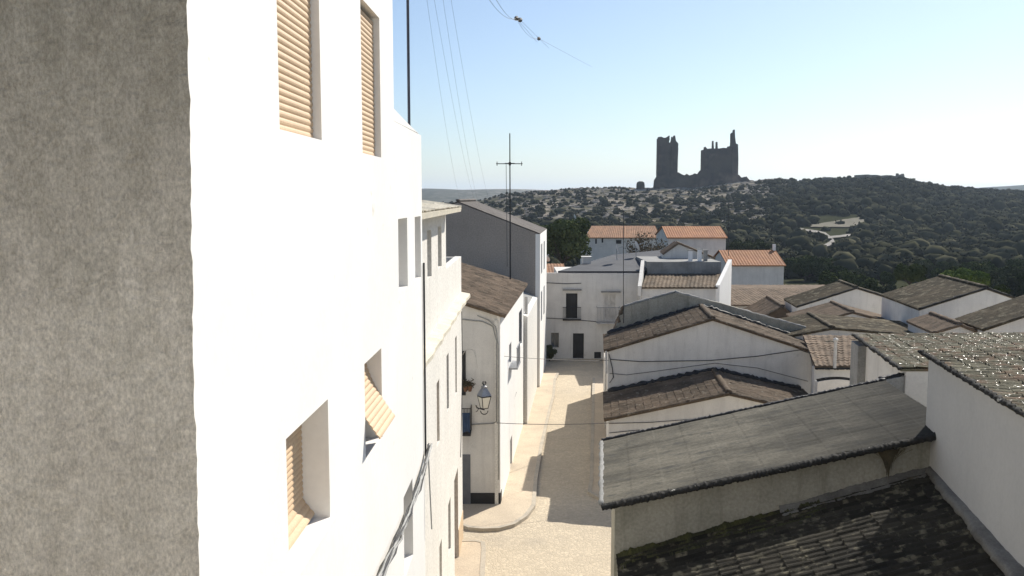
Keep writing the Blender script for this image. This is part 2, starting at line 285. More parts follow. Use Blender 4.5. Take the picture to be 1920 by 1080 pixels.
# ---------------------------------------------------------------- tiles
def tiles(parent, name, mat, a, b, c, d, tw=.24, tl=.42, amp=.04, seg=6, jit=.006, seed=1, thick=.10, edge=None, under=None):
    """a->b along the eave, a->d up the slope"""
    rnd = random.Random(seed); a, b, c, d = map(Vector, (a, b, c, d))
    W = (b - a).length; H = (d - a).length; nc = max(2, round(W / tw)); nr = max(2, round(H / tl))
    nrm = (b - a).cross(d - a).normalized()
    if nrm.z < 0: nrm = -nrm
    jit = jit if seg > 4 else jit * .4
    J = [[(rnd.uniform(-jit, jit), rnd.uniform(-jit, jit) * 1.6, rnd.uniform(-jit, jit)) for _ in range(nc + 1)] for _ in range(nr)]
    TV = [[rnd.random() * .45 for _ in range(nr)] for _ in range(nc + 1)]; CB = [rnd.random() * .55 for _ in range(nc + 1)]; tv = []
    nx = nc * seg + 1; vs = []; fs = []
    for r in range(nr):
        for e in (0, 1):
            t = (r + e) / nr
            l = a.lerp(d, t); q = b.lerp(c, t)
            for i in range(nx):
                ci = min(i // seg, nc - 1); j = J[r][ci]; ph = (i - ci * seg) / seg
                tv.append(CB[ci] + TV[ci][r]); h = amp * (.5 + .5 * cos(2 * pi * ph)) + ((.014 if seg > 4 else .003) if e == 0 else .0) + j[0] + (j[1] if e == 0 else -j[1]) + j[2] * (ph - .5) * 2
                vs.append(l.lerp(q, i / (nx - 1)) + nrm * (h + thick))
    for rr in range(nr * 2 - 1):
        for i in range(nx - 1):
            k = rr * nx + i; fs.append((k, k + 1, k + nx + 1, k + nx))
    # slab under the tiles
    n0 = len(vs); base = [p + nrm * s for s in (0, thick * .98) for p in (a, b, c, d)]
    vs += base; fs += [tuple(n0 + i for i in f) for f in ((0, 1, 2, 3), (4, 5, 6, 7), (0, 1, 5, 4), (1, 2, 6, 5), (2, 3, 7, 6), (3, 0, 4, 7))]
    me = bpy.data.meshes.new(name); off = wloc(parent)
    me.from_pydata([tuple(Vector(p) - off) for p in vs], [], fs); at = me.attributes.new('tv', 'FLOAT', 'POINT'); at.data.foreach_set('value', tv + [.5] * (len(vs) - len(tv))); me.materials.append(mat)
    o = bpy.data.objects.new(name, me); col.objects.link(o); o.parent = parent
    return o
def rough_beam(parent, name, mat, p, q, r, n=40, seed=3, k=7, jit=.35):
    rnd = random.Random(seed); p = Vector(p); q = Vector(q); t = (q - p).normalized(); a = t.cross(Vector((0, 0, 1))).normalized(); b = a.cross(t)
    vs = []; fs = []
    for i in range(n + 1):
        c = p.lerp(q, i / n) + b * rnd.uniform(-jit, jit) * r * .4; w_ = r * (1 + rnd.uniform(-jit, jit))
        vs += [c + (a * cos(2 * pi * j / k) * 1.3 + b * sin(2 * pi * j / k) * .8) * w_ * (1 + rnd.uniform(-jit, jit) * .4) for j in range(k)]
    for i in range(n):
        for j in range(k): fs.append((i * k + j, i * k + (j + 1) % k, (i + 1) * k + (j + 1) % k, (i + 1) * k + j))
    fs += [tuple(range(k)), tuple(range(n * k, n * k + k))]
    return MB().add(vs, fs).build(name, mat, parent, True)
Z = Vector((0, 0, 1))
def gable_house(name, label, cat, D0, D1, top, slope, wmat, rmat, ov=.18, fov=.12, z0=0, seg=4, tw=.26, roofs=True, edge=True, seed=1, group=None, tl=.42, thick=.1, world=False, lower_back=None, bov=0.0, emat=None):
    pts = [Vector(p) for p in top] if world else [onY(u, v, D0) for u, v in top]
    bvec = Vector((slope * (D1 - D0), D1 - D0, 0)); dv = Vector((slope, 1, 0)).normalized()
    t = thing(name, label, cat, (pts[0].x, pts[0].y, z0), group)
    poly = [Vector((pts[0].x, D0, z0))] + pts + [Vector((pts[-1].x, D0, z0))]
    MB().prism(poly, bvec).build('wall', wmat, t)
    if roofs:
        for i in range(len(pts) - 1):
            a, b = pts[i], pts[i + 1]
            if abs(b.x - a.x) < .7: continue
            e = (b - a).normalized(); A = a.copy(); B = b.copy()
            if i == 0: A = a - e * ov
            if i == len(pts) - 2: B = b + e * ov
            # eave is the lower end
            f0 = -dv * fov; f1 = bvec + dv * bov
            if a.z <= b.z: q = (A + f1, A + f0, B + f0, B + f1)
            else: q = (B + f0, B + f1, A + f1, A + f0)
            q = [p + Z * .003 for p in q]
            tiles(t, 'roof', rmat, *q, tw=tw, seg=seg, seed=seed + i, tl=tl, thick=thick)
            if edge:
                rough_beam(t, 'roof_edge', emat or rmat, A + f0 + Z * .1, B + f0 + Z * .1, .075, n=int(6 + (B - A).length * 3), seed=seed + i)
        for i in range(1, len(pts) - 1):       # ridge caps
            if pts[i].z > pts[i - 1].z and pts[i].z > pts[i + 1].z:
                rough_beam(t, 'ridge_cap', rmat, pts[i] - dv * fov + Z * .15, pts[i] + bvec + Z * .15, .11, n=int(6 + (D1 - D0) * 3), seed=seed + 9, jit=.15)
    return t, pts, bvec
# wall slab with real rectangular openings
def facade(mb, O, d, n, L, z0, z1, holes, th):
    O = Vector(O); d = Vector(d); n = Vector(n)
    S = sorted({0.0, L, *[h[0] for h in holes], *[h[1] for h in holes]}); ZZ = sorted({z0, z1, *[h[2] for h in holes], *[h[3] for h in holes]})
    def P(s, z, k): return O + d * s - n * k + Z * z
    for i in range(len(S) - 1):
        for j in range(len(ZZ) - 1):
            sm = (S[i] + S[i + 1]) / 2; zm = (ZZ[j] + ZZ[j + 1]) / 2
            if any(h[0] < sm < h[1] and h[2] < zm < h[3] for h in holes): continue
            for k in (0, th): mb.quad(P(S[i], ZZ[j], k), P(S[i + 1], ZZ[j], k), P(S[i + 1], ZZ[j + 1], k), P(S[i], ZZ[j + 1], k))
    for h in holes:
        s0, s1, a, b = h[:4]
        for p, q in (((s0, a), (s1, a)), ((s1, a), (s1, b)), ((s1, b), (s0, b)), ((s0, b), (s0, a))):
            mb.quad(P(*p, 0), P(*q, 0), P(*q, th), P(*p, th))
    for p, q in (((0, z0), (L, z0)), ((L, z0), (L, z1)), ((L, z1), (0, z1)), ((0, z1), (0, z0))):
        mb.quad(P(*p, 0), P(*q, 0), P(*q, th), P(*p, th))
    return mb
def opening(parent, name, O, d, n, h, depth, mat, frame_mat=None, fr=.05, label=None):
    s0, s1, a, b = h[:4]
    if frame_mat:
        w_ = MB(); w_.obox(O, d, n, s0, s1, -depth - .02, -depth + .03, a, a + fr); w_.obox(O, d, n, s0, s1, -depth - .02, -depth + .03, b - fr, b)
        w_.obox(O, d, n, s0, s0 + fr, -depth - .02, -depth + .03, a + fr, b - fr); w_.obox(O, d, n, s1 - fr, s1, -depth - .02, -depth + .03, a + fr, b - fr)
        m_ = (s0 + s1) / 2; w_.obox(O, d, n, m_ - fr * .4, m_ + fr * .4, -depth - .02, -depth + .03, a + fr, b - fr)
        o = w_.build(name, frame_mat, parent)
        g = MB().obox(O, d, n, s0 + .002, s1 - .002, -depth - .06, -depth - .021, a + .002, b - .002).build('pane', mat, o)
    else:
        o = MB().obox(O, d, n, s0 + .001, s1 - .001, -depth - .05, -depth, a + .001, b - .001).build(name, mat, parent)
    if label: o['label'] = label
    return o
# ---------------------------------------------------------------- near stucco wall on the left
t = thing('stucco_wall', 'rough grimy grey stucco wall end filling the left edge of the view', 'wall', (-2.2, 3.5, 0))
e0 = onY(350, 0, 3.5); e1 = onY(373, 1080, 3.5)
def stw():
    rnd = random.Random(4); n = 160; z0, z1 = 0.0, 16.0; right = []
    for i in range(n + 1):
        z = 8.5 + (15.5 - 8.5) * i / n
        x = e1.x + (e0.x - e1.x) * (z - e1.z) / (e0.z - e1.z) + rnd.uniform(-.0035, .0035) + .003 * sin(z * 3.1) + .0015 * sin(z * 9.7)
        right.append(Vector((x, 3.5, z)))
    xb = right[0].x
    poly = [Vector((-7, 3.5, 0)), Vector((xb, 3.5, 0))] + right + [Vector((-7, 3.5, 15.5))]
    return MB().prism(poly, (-.30, .55, 0))
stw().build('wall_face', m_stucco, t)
o = thing('added_bounce_house', 'white house block added unseen behind the viewpoint to bounce light', 'house', (0, -8, 0))
MB().box(-9, 16, -14, -5.5, 0, 15).build('wall', m_white, o)  # unseen house, added to bounce sunlight onto the shaded walls ahead
# ---------------------------------------------------------------- building A (big white facade)
LA = (-1.9, 0, .0294); dA = Vector((.0294, 1, 0)).normalized(); nA = Vector((dA.y, -dA.x, 0))
tA = thing('white_apartment_house', 'tall brilliant white house with beige roller blinds, next to the grey stucco wall', 'house', (lx(LA, 4.2), 4.2, 0))
OA = Vector((lx(LA, 4.2), 4.2, 0))
def rectL(L, O, d, un, uf, vt, vb, ref='far'):
    uu = uf if ref == 'far' else un
    p = onL(uu, vt, L); q = onL(uu, vb, L); m_ = (vt + vb) / 2
    s0 = (onL(un, m_, L) - O).dot(d); s1 = (onL(uf, m_, L) - O).dot(d)
    return (min(s0, s1), max(s0, s1), q.z, p.z)
W1 = rectL(LA, OA, dA, 521, 600, -60, 262); W2 = rectL(LA, OA, dA, 678, 713, 36, 295); W1 = (W1[0], W1[1], W1[2], W2[3])
W3 = rectL(LA, OA, dA, 537, 617, 746, 973); W4 = rectL(LA, OA, dA, 684, 716, 652, 815)
W4 = (W4[0], W4[1], W3[2], W3[3])
W5 = rectL(LA, OA, dA, 747, 764, 408, 537); W6 = rectL(LA, OA, dA, 778, 789, 405, 520)
W7 = rectL(LA, OA, dA, 757, 774, 895, 1042)
sEnd = (onL(737, 100, LA) - OA).dot(dA); sEnd2 = (onL(793, 600, LA) - OA).dot(dA)
zp = onL(788, 253, LA).z
mb = MB(); th = .34
facade(mb, OA, dA, nA, sEnd, 0, zp, [W1[:2] + (W1[2], zp), W2[:2] + (W2[2], zp), W3, W4], th) if False else None
W1a = W1; W2a = W2
facade(mb, OA, dA, nA, sEnd, 0, 16.5, [W1, W2, W3, W4], th)
mb.build('street_wall', m_bright, tA)
mb = MB(); facade(mb, OA + dA * (sEnd + .002), dA, nA, sEnd2 - sEnd, 0, zp, [tuple(x - sEnd for x in h[:2]) + h[2:] for h in (W5, W6, W7)], th)
mb.build('street_wall', m_bright, tA)
MB().obox(OA, dA, nA, .05, sEnd - .01, -6, -th - .01, 0, 16.4).build('house_body', m_bright, tA)
MB().obox(OA, dA, nA, sEnd + .01, sEnd2 - .02, -6, -th - .01, 0, zp - .25).build('house_body', m_bright, tA)
r0_ = onL(737, 203, LA).z
rr_ = [OA + dA * (sEnd + .003 + (sEnd2 - sEnd - .006) * k / 10) + Z * (zp + .003 + (r0_ - zp) * (1 - k / 10) ** 1.3) for k in range(11)]
MB().prism([rr_[0] - Z * (r0_ - zp)] + rr_[:10] , -nA * th).build('parapet_ramp', m_bright, tA)
def roller(parent, h, depth, kick=None, slat=.055, label=None, top=0.0, short=0.0):
    """corrugated roller blind; kick=(fraction where it starts leaning out, reach)"""
    s0, s1, a, b = h[:4]; a += short; n = int((b - a) / slat); o = MB()
    prev = None; rows = []
    path = []
    for i in range(n * 4 + 1):
        f = i / (n * 4); z = b - top - (b - a - top) * f; out = -depth
        if kick and f > kick[0]: g = (f - kick[0]) / (1 - kick[0]); out += kick[1] * g ** kick[2]
        out += .011 * (abs(sin(pi * (i % 4) / 4)))
        path.append((out, z))
    P = lambda s, p: OA + dA * s + nA * p[0] + Z * p[1]
    vs = []; fs = []
    for p in path: vs += [P(s0 + .012, p), P(s1 - .012, p)]
    for i in range(len(path) - 1): fs.append((2 * i, 2 * i + 1, 2 * i + 3, 2 * i + 2))
    k = len(vs)
    for p in path: q = (p[0] - .014, p[1]); vs += [P(s0 + .012, q), P(s1 - .012, q)]
    for i in range(len(path) - 1): fs.append((k + 2 * i, k + 2 * i + 2, k + 2 * i + 3, k + 2 * i + 1))
    for i in range(len(path) - 1):
        fs.append((2 * i, 2 * i + 2, k + 2 * i + 2, k + 2 * i)); fs.append((2 * i + 1, k + 2 * i + 1, k + 2 * i + 3, 2 * i + 3))
    e = 2 * len(path) - 2; fs.append((e, e + 1, k + e + 1, k + e))
    r = MB().add(vs, fs).build('roller_blind', m_beige, parent)
    if label: r['label'] = label
    return r
for h, dep, kick, lb, top, short in ((W1, .08, None, 'beige blind fully lowered, larger upper window', 0, 0), (W2, .08, None, 'beige blind fully lowered, second upper window', .04, 0),
                         (W3, .25, (.86, .11, 1.0), 'beige blind slightly kicked out at the bottom', .07, .03), (W4, .20, (.12, .36, 1.5), 'beige blind bulging out from the window', .02, .26)):
    wnd = opening(tA, 'window', OA, dA, nA, h, .29, m_glass, m_wood if h is W3 else m_grey, .06)
    roller(wnd, h, dep, kick, label=lb, top=top, short=short)
for h in (W5, W6, W7): opening(tA, 'window', OA, dA, nA, h, .28, m_glass, m_pipe, .05)
for h in (W3,): MB().obox(OA, dA, nA, h[0] - .03, h[1] + .03, .0, .05, h[2] - .05, h[2] - .002).build('window_sill', m_bright, tA)
# pole on the low roof, downpipe at the corner
pp = onL(783, 250, LA); pb = Vector((pp.x - .12, pp.y - .1, zp - .25))
o = MB().tube([pb, pb + Z * 4.2], .022, 8).build('roof_pole', m_pole); tag(o, 'thick blue-black pole rising from the end of the white facade roof', 'pole')
c0 = OA + dA * (sEnd2 - .015) + nA * .025
o = MB().tube([c0 + Z * z for z in (onL(793, 860, LA).z, 8.6, 9.6, onL(793, 492, LA).z)], .018, 6).build('drain_pipe', m_cable); tag(o, 'thin black downpipe on the far corner of the big white facade', 'pipe')
# cable bundle along A low down
rnd = random.Random(8)
tb = thing('cable_bundle', 'tangled bundle of grey and black cables along the white wall at bottom', 'cable', (lx(LA, 10), 10, 8))
for k in range(7):
    pts = []
    for i in range(15):
        y = 8.2 + i * .48; zz = 7.72 + .012 * (i - 8) ** 2 * .35 + (.35 * ((i - 10) / 4) ** 2 * .35 if i > 10 else 0) + rnd.uniform(-.035, .035) + k * .014
        pts.append(Vector((lx(LA, y), y, zz)) + nA * (.05 + rnd.uniform(0, .06)))
    MB().tube(pts, rnd.choice((.008, .012, .016)), 5).build('strand', m_cable if k % 3 == 0 else m_gcable, tb, True)
o = MB().tube(sag(Vector((lx(LA, 14.8), 14.8, 8.1)) + nA * .06, Vector((lx(LA, 14.9), 14.9, 6.6)) + nA * .1, -.0, 6), .012, 5).build('strand', m_gcable, tb)
# ---------------------------------------------------------------- building B
LB = (-1.76, 31.9, .02); dB = Vector((.02, 1, 0)).normalized(); nB = Vector((dB.y, -dB.x, 0)); OB = Vector((lx(LB, 15.05), 15.05, 0))
yB1 = onL(836, 440, LB).y; yB2 = onL(866, 700, LB).y
zc = 8.75
tB = thing('corner_house', 'white corner house with wavy cream cornice and ochre base beyond the big facade', 'house', (OB.x, OB.y, 0))
holes = [rectL(LB, OB, dB, *q) for q in ((819, 824, 709, 827), (837.5, 841.5, 660, 766), (853.5, 856.5, 628, 736), (840.5, 845, 930, 1029), (824, 828.5, 1008, 1090))]
door = rectL(LB, OB, dB, 852, 859, 874, 1037); door = door[:2] + (.02, door[3])
mb = MB(); LBn = yB2 - 15.05
facade(mb, OB, dB, nB, LBn, 0, zc, holes + [door], .22); mb.build('lower_wall', m_white, tB)
for h, mt in zip(holes, (m_beige, m_grey, m_pipe, m_grey, m_pipe)): opening(tB, 'window', OB, dB, nB, h, .15, m_glass, mt)
opening(tB, 'door', OB, dB, nB, door, .12, m_wood)
MB().obox(OB, dB, nB, .02, LBn - .02, -6, -.23, 0, zc - .02).build('house_body', m_white, tB)
z2 = onL(863, 482, LB).z
sB1 = yB1 - 15.05
mb = MB(); uh = [rectL(LB, OB, dB, *q) for q in ((801, 809, 430, 518), (821, 828, 423, 499))]
z1 = onL(836, 398, LB).z
facade(mb, OB, dB, nB, sB1, zc + .02, z1, uh, .22); mb.build('upper_wall', m_white, tB)
for h in uh: opening(tB, 'window', OB, dB, nB, h, .14, m_glass, m_pipe)
MB().obox(OB, dB, nB, .02, sB1 - .01, -6, -.23, zc + .02, z1 - .01).build('house_body', m_white, tB)
MB().obox(OB, dB, nB, sB1 + .003, LBn, -.22, -.003, zc + .02, z2).obox(OB, dB, nB, LBn - .22, LBn - .003, -5.6, -.221, zc + .02, z2 - .02).build('parapet', m_white, tB)
MB().obox(OB, dB, nB, sB1 + .01, LBn - .24, -5.6, -.24, zc + .02, z2 - .7).build('terrace', m_tan, tB)
# cornice (wavy moulding) and eave of the upper storey
def cornice():
    vs = []; fs = []; n = 60; rn = random.Random(5)
    for i in range(n + 1):
        s = -.0 + (LBn + .1) * i / n; wv = .03 * sin(i * .9) + rn.uniform(-.015, .015)
        for o_, z in ((-.01, -.30), (.10, -.26), (.16 + wv, -.10), (.30 + wv, .0), (.30 + wv, .10), (-.01, .16)):
            vs.append(OB + dB * s + nB * o_ + Z * (zc + z + wv * .6))
    for i in range(n):
        for j in range(6): fs.append((i * 6 + j, i * 6 + (j + 1) % 6, (i + 1) * 6 + (j + 1) % 6, (i + 1) * 6 + j))
    fs += [tuple(range(6)), tuple(range(n * 6, n * 6 + 6))]
    return MB().add(vs, fs)
cornice().build('cornice', m_cream, tB)
a = OB + dB * .0 + nB * .42 + Z * (z1 + .02); b = OB + dB * (sB1 + .15) + nB * .42 + Z * (z1 + .02)
tiles(tB, 'eave_tiles', m_cream, a, b, b - nB * 1.0 + Z * .16, a - nB * 1.0 + Z * .16, tw=.24, seg=5, thick=.12)
a2 = a - nB * 1.0 + Z * .18; b2 = b - nB * 1.0 + Z * .18
tiles(tB, 'roof', m_brown, a2, b2, b2 - nB * 5 + Z * .75, a2 - nB * 5 + Z * .75, tw=.26, seg=4, thick=.1)
MB().obox(OB, dB, nB, LBn - 2.4, LBn + .012, .0, .012, 0.02, 1.0).build('ochre_base', m_ochre, tB) if False else None
MB().obox(OB, dB, nB, door[1] + .05, LBn + .01, .001, .02, 0.0, 1.05).build('ochre_base', m_ochre, tB)
rp = lambda s, z, k: OB + dB * s + nB * k + Z * z
mb = MB().tube([rp(LBn - .6, 8.3, .05), rp(LBn - .55, 6.4, .06), rp(LBn - .9, 5.2, .06), rp(LBn - 1.4, 3.4, .05)], .015, 5); 
tag(mb.build('wall_cable', m_cable), 'thin dark cable fixed across the white corner house below its cornice', 'cable')
# ---------------------------------------------------------------- left side further on: C, E, G
LC = (-.43, 34.9, .084); dC = Vector((.084, 1, 0)).normalized(); nC = Vector((dC.y, -dC.x, 0))
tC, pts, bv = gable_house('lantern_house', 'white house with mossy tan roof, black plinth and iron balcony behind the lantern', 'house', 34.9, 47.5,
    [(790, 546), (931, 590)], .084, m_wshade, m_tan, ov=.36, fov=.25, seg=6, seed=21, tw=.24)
OC = Vector((pts[-1].x + .0, 34.897, 0)); zcE = pts[-1].z - .03
holes = [rectL((OC.x + .1, 34.897, .084), OC, dC, *q) for q in ((953, 957, 640, 678), (955, 958.5, 815, 874))] 
holes.append(rectL((OC.x + .1, 34.897, .084), OC, dC, 971.5, 977.5, 577, 643))
mb = MB(); OC2 = OC + nC * .14
facade(mb, OC2, dC, nC, 12.6, 0, zcE, holes, .135); mb.build('street_wall', m_bright, tC)
for h in holes: opening(tC, 'window', OC2, dC, nC, h, .10, m_glass, m_grey)
# small balcony box, downpipe, meter box
b0 = (holes[0][0] - .2, holes[0][1] + .5)
mb = MB().obox(OC2, dC, nC, b0[0], b0[1], 0.0, .38, holes[0][2] - .12, holes[0][2] - .04)
for s in np.linspace(b0[0], b0[1], 12): mb.obox(OC2, dC, nC, s - .01, s + .01, .34, .36, holes[0][2] - .04, holes[0][2] + .8)
mb.obox(OC2, dC, nC, b0[0], b0[1], .33, .37, holes[0][2] + .8, holes[0][2] + .84); mb.build('balcony', m_steel, tC)
px = onL(987, 700, (OC2.x + .1, 34.9, .084)); sP = (px - OC2).dot(dC)
MB().tube([OC2 + dC * sP + nC * .08 + Z * .2, OC2 + dC * sP + nC * .08 + Z * 6.9], .085, 8).build('downpipe', m_pipe, tC)
# front (camera-facing) side of C: corner pilaster, black plinth, door, balcony with blue cloth
fC = lambda u, v, k=0: onY(u, v, 34.9 - k)
def frontbox(mb, u0, u1, v0, v1, k0, k1):
    a = fC(u0, v1); b = fC(u1, v0); return mb.box(a.x, b.x, 34.9 - k1, 34.9 - k0, a.z, b.z)
xr = pts[-1].x + .14
pz = fC(900, 924).z
frontbox(MB(), 928, 934, 600, 1000, 0, .07).build('corner_pilaster', m_white, tC)
a = fC(882, 960); MB().box(a.x, xr + .012, 34.9 - .02, 34.89, 0, pz).build('plinth', m_black, tC)
MB().obox(OC2, dC, nC, -.02, .5, .0, .012, 0, pz).build('plinth', m_black, tC)
a = fC(866, 852); b = fC(882, 852); MB().box(a.x - .35, b.x, 34.9 - .03, 34.91, .03, a.z).build('door', m_grey, tC)
mb = MB(); frontbox(mb, 862, 873, 658, 741, .0, .03); mb.build('balcony_door', m_dark, tC)
mb = MB(); a = fC(862, 806); b = fC(884, 806); mb.box(a.x, b.x, 34.25, 34.9, a.z - .08, a.z)
for x in np.linspace(a.x, b.x, 9): mb.tube([(x, 34.27, a.z), (x, 34.27, a.z + 1.0)], .012, 5)
for y in np.linspace(34.27, 34.88, 5): mb.tube([(b.x, y, a.z), (b.x, y, a.z + 1.0)], .012, 5)
mb.tube([(a.x, 34.27, a.z + 1), (b.x, 34.27, a.z + 1), (b.x, 34.88, a.z + 1)], .018, 6); balc = mb.build('iron_balcony', m_iron, tC)
def cloth(x0, x1, y, z0, z1, mat, name, parent=None, seed=2):
    rn = random.Random(seed); vs = []; fs = []; n, m = 14, 8
    for j in range(m + 1):
        for i in range(n + 1): vs.append((x0 + (x1 - x0) * i / n, y - .03 - .03 * sin(i * 1.3 + j * .2) * (1 - j / m * .5), z1 + (z0 - z1) * j / m + .03 * sin(i * .8) * (j == m)))
    for j in range(m):
        for i in range(n): k = j * (n + 1) + i; fs.append((k, k + 1, k + n + 2, k + n + 1))
    k = len(vs); vs += [(x, yy + .015, z) for x, yy, z in vs]; fs += [tuple(reversed([i + k for i in f])) for f in fs]
    return MB().add(vs, fs).build(name, mat, parent, True)
o = cloth(a.x, b.x - .02, 34.23, a.z + .1, a.z + .85, m_blue, 'hanging_cloth'); tag(o, 'blue cloth hanging over the small iron balcony', 'cloth')
# flower pots on the balcony rail level
for i, u in enumerate((873, 881)):
    p = fC(u, 722, .4); tp = thing('flower_pot', ('dark trailing plant in pot by the balcony door, left one', 'dark bushy plant in pot by the balcony door, right one')[i], 'potted plant', (p.x, p.y, p.z - .25), 'pots beside the balcony door')
    MB().lathe((p.x, p.y, p.z - .25), [(.06, 0), (.10, .18), (.115, .18), (.115, .22)], 10).build('pot', m_wood, tp)
    mb = MB(); rn = random.Random(i)
    for _ in range(120):
        c = Vector((p.x + rn.gauss(0, .09), p.y + rn.gauss(0, .08), p.z + .05 + rn.gauss(0, .07))); q = Vector((rn.uniform(-1, 1), rn.uniform(-1, 1), rn.uniform(-1, 1))).normalized() * .045; r_ = q.cross(Vector((rn.random(), rn.random(), .3))).normalized() * .03
        mb.quad(c - q, c + r_, c + q, c - r_)
    MB.build(mb, 'foliage', m_dry, tp)
# curved arm at the top left of C front wall
o = MB().tube([fC(868, 665, .05), fC(872, 657, .2), fC(880, 654, .35), fC(889, 657, .45), fC(893, 672, .5), fC(895, 690, .5)], .022, 6, .012).build('curved_arm', m_pipe, None, True); tag(o, 'pale curved metal arm sticking out above the balcony door', 'bracket')
# cables on the C front
mb = MB(); mb.tube([fC(867, 599, .03), fC(905, 603, .03), fC(924, 612, .05), fC(931, 640, .1), fC(931, 790, .1), fC(925, 794, .04), fC(885, 796, .03)], .022, 5)
mb.tube([fC(895, 592, .03), fC(915, 600, .05), fC(929, 612, .1), fC(935, 650, .1), fC(935, 900, .1)], .018, 5); tag(mb.build('wall_cable', m_gcable, None, True), 'grey cables looping round the lantern house corner', 'cable')
mb = MB(); mb.tube(sag(fC(937, 786, -.5), fC(968, 735, -8), .25, 8), .02, 5); tag(mb.build('wall_cable', m_cable, None, True), 'black cable drooping on the sunlit side of the lantern house', 'cable')
# lantern
lp = onY(908, 768, 34.0); LT = thing('street_lantern', 'old four sided street lantern on scrolled iron bracket by the balcony', 'street lamp', (lp.x, lp.y, lp.z))
def ring4(r, z): return [Vector((lp.x + r * cos(pi / 4 + k * pi / 2 + .5), lp.y + r * sin(pi / 4 + k * pi / 2 + .5), lp.z + z)) for k in range(4)]
g0, g1, g2, g3 = ring4(.15, .06), ring4(.27, .52), ring4(.30, .55), ring4(.10, .86)
mb = MB()
for A_, B_ in ((g0, g1),):
    for k in range(4): mb.quad(A_[k], A_[(k + 1) % 4], B_[(k + 1) % 4], B_[k])
mb.build('lamp_glass', m_lglass, LT)
mb = MB()
for k in range(4):
    mb.tube([g0[k], g1[k]], .016, 5); mb.tube([g0[k], g0[(k + 1) % 4]], .016, 5); mb.tube([g1[k], g1[(k + 1) % 4]], .02, 5)
mb.build('lamp_frame', m_iron, LT)
mb = MB()
for k in range(4): mb.quad(g2[k], g2[(k + 1) % 4], g3[(k + 1) % 4], g3[k])
mb.add(g2, [(0, 1, 2, 3)]); mb.lathe((lp.x, lp.y, lp.z + .85), [(.11, 0), (.12, .05), (.05, .08), (.03, .13)], 8); mb.build('lamp_roof', m_steel, LT)
mb = MB()
for k in range(6): an = k * pi / 3; mb.tube([(lp.x + .03 * cos(an), lp.y + .03 * sin(an), lp.z + .95), (lp.x + .08 * cos(an), lp.y + .08 * sin(an), lp.z + 1.03), (lp.x + .05 * cos(an), lp.y + .05 * sin(an), lp.z + 1.09)], .016, 5)
mb.build('finial', m_iron, LT)
mb = MB(); wp = Vector((lp.x - .35, 34.9, lp.z - .05))
mb.tube([wp, wp + Vector((.05, -.5, .03)), lp + Vector((-.08, .05, .0)), lp + Vector((0, 0, -.01)), lp + Vector((0, 0, .08))], .022, 6)
mb.tube([lp + Vector((.14 * cos(q), -.02, -.02 + .14 * sin(q) - .02)) for q in np.linspace(pi, 2 * pi, 9)], .018, 5); mb.tube([wp - Z * .25, wp + Vector((.05, -.3, -.16)), wp + Vector((.12, -.55, .0))], .014, 5)
mb.build('bracket', m_iron, LT)
# E and G
tE, pts, bv = gable_house('low_white_house', 'low white house squeezed between the lantern house and the tall grey gable', 'house', 47.7, 57, [(850, 535), (989, 594)], .084, m_white, m_tan, roofs=False)
MB().prism([pts[0] + Vector((0, .1, .003)), pts[1] + Vector((-.25, .1, .003)), pts[1] + Vector((-.25, .1, .12)), pts[0] + Vector((0, .1, .12))], bv * .97).build('roof', m_cement, tE)
tG, gp, gb = gable_house('tall_grey_gable_house', 'tall house showing a large bare grey-brown gable wall behind the mossy roof', 'house', 57.2, 66, [(715, 440), (858, 380), (1004, 437)], .084, m_greyw, m_gtile, ov=.3, fov=.0, thick=.04, seed=41, seg=4, edge=False)
OG = Vector((gp[-1].x, 57.195, 0)); MB().obox(OG, dC, nC, 0, 8.9, .002, .3, 0, gp[-1].z - .06).build('street_wall', m_bright, tG)
mb = MB()
for s, z in ((1.2, 4.2), (4.6, 4.2), (1.2, 7.3), (4.6, 7.3)): mb = MB().obox(OG, dC, nC, s, s + 1.1, .301, .32, z, z + 1.9); mb.build('window', m_grey, tG)
for k, (u0, v0, u1, v1) in enumerate(((935, 415, 925, 457), (979, 440, 990, 490))): pass
# mast with antenna in front of the grey gable
mp_ = onY(957, 528, 47.0)
tm = thing('roof_antenna', 'tall thin dark roof mast with a cross-shaped antenna against the grey gable', 'antenna', tuple(mp_))
top_z = onY(955, 250, 47).z
MB().tube([mp_ - Z * .4, Vector((mp_.x - .03, mp_.y, top_z))], .045, 6, .03).build('mast', m_iron, tm)
c = onY(956, 307, 47); mb = MB().tube([onY(930, 307, 47), onY(980, 307, 47)], .022, 5)
for u in (932, 978): mb.tube([onY(u, 303, 47), onY(u, 311, 47)], .018, 5)
mb.tube([c, c + Vector((0, -.9, 0))], .02, 5)
for k in range(5): mb.tube([c + Vector((-.25, -.18 * k, 0)), c + Vector((.25, -.18 * k, 0))], .012, 4)
mb.box(c.x - .06, c.x + .06, 46.9, 47.05, c.z - .08, c.z + .08); mb.build('antenna_head', m_iron, tm)
o = MB().tube(sag(onY(949, 308, 46.9), onY(951, 500, 46.9), 0, 4) , .012, 4).build('antenna_lead', m_cable, tm)
for lab, (u, v0, v1, D) in (('thin dark mast standing against the far white two-storey house', (1169, 395, 606, 46.4)), ('slim faint mast left of the orange roofed shed', (1366, 385, 480, 96))):
    o = MB().tube([onY(u, v1, D), onY(u, v0, D)], .02 if D < 60 else .03, 5).build('mast', m_iron); tag(o, lab, 'mast')
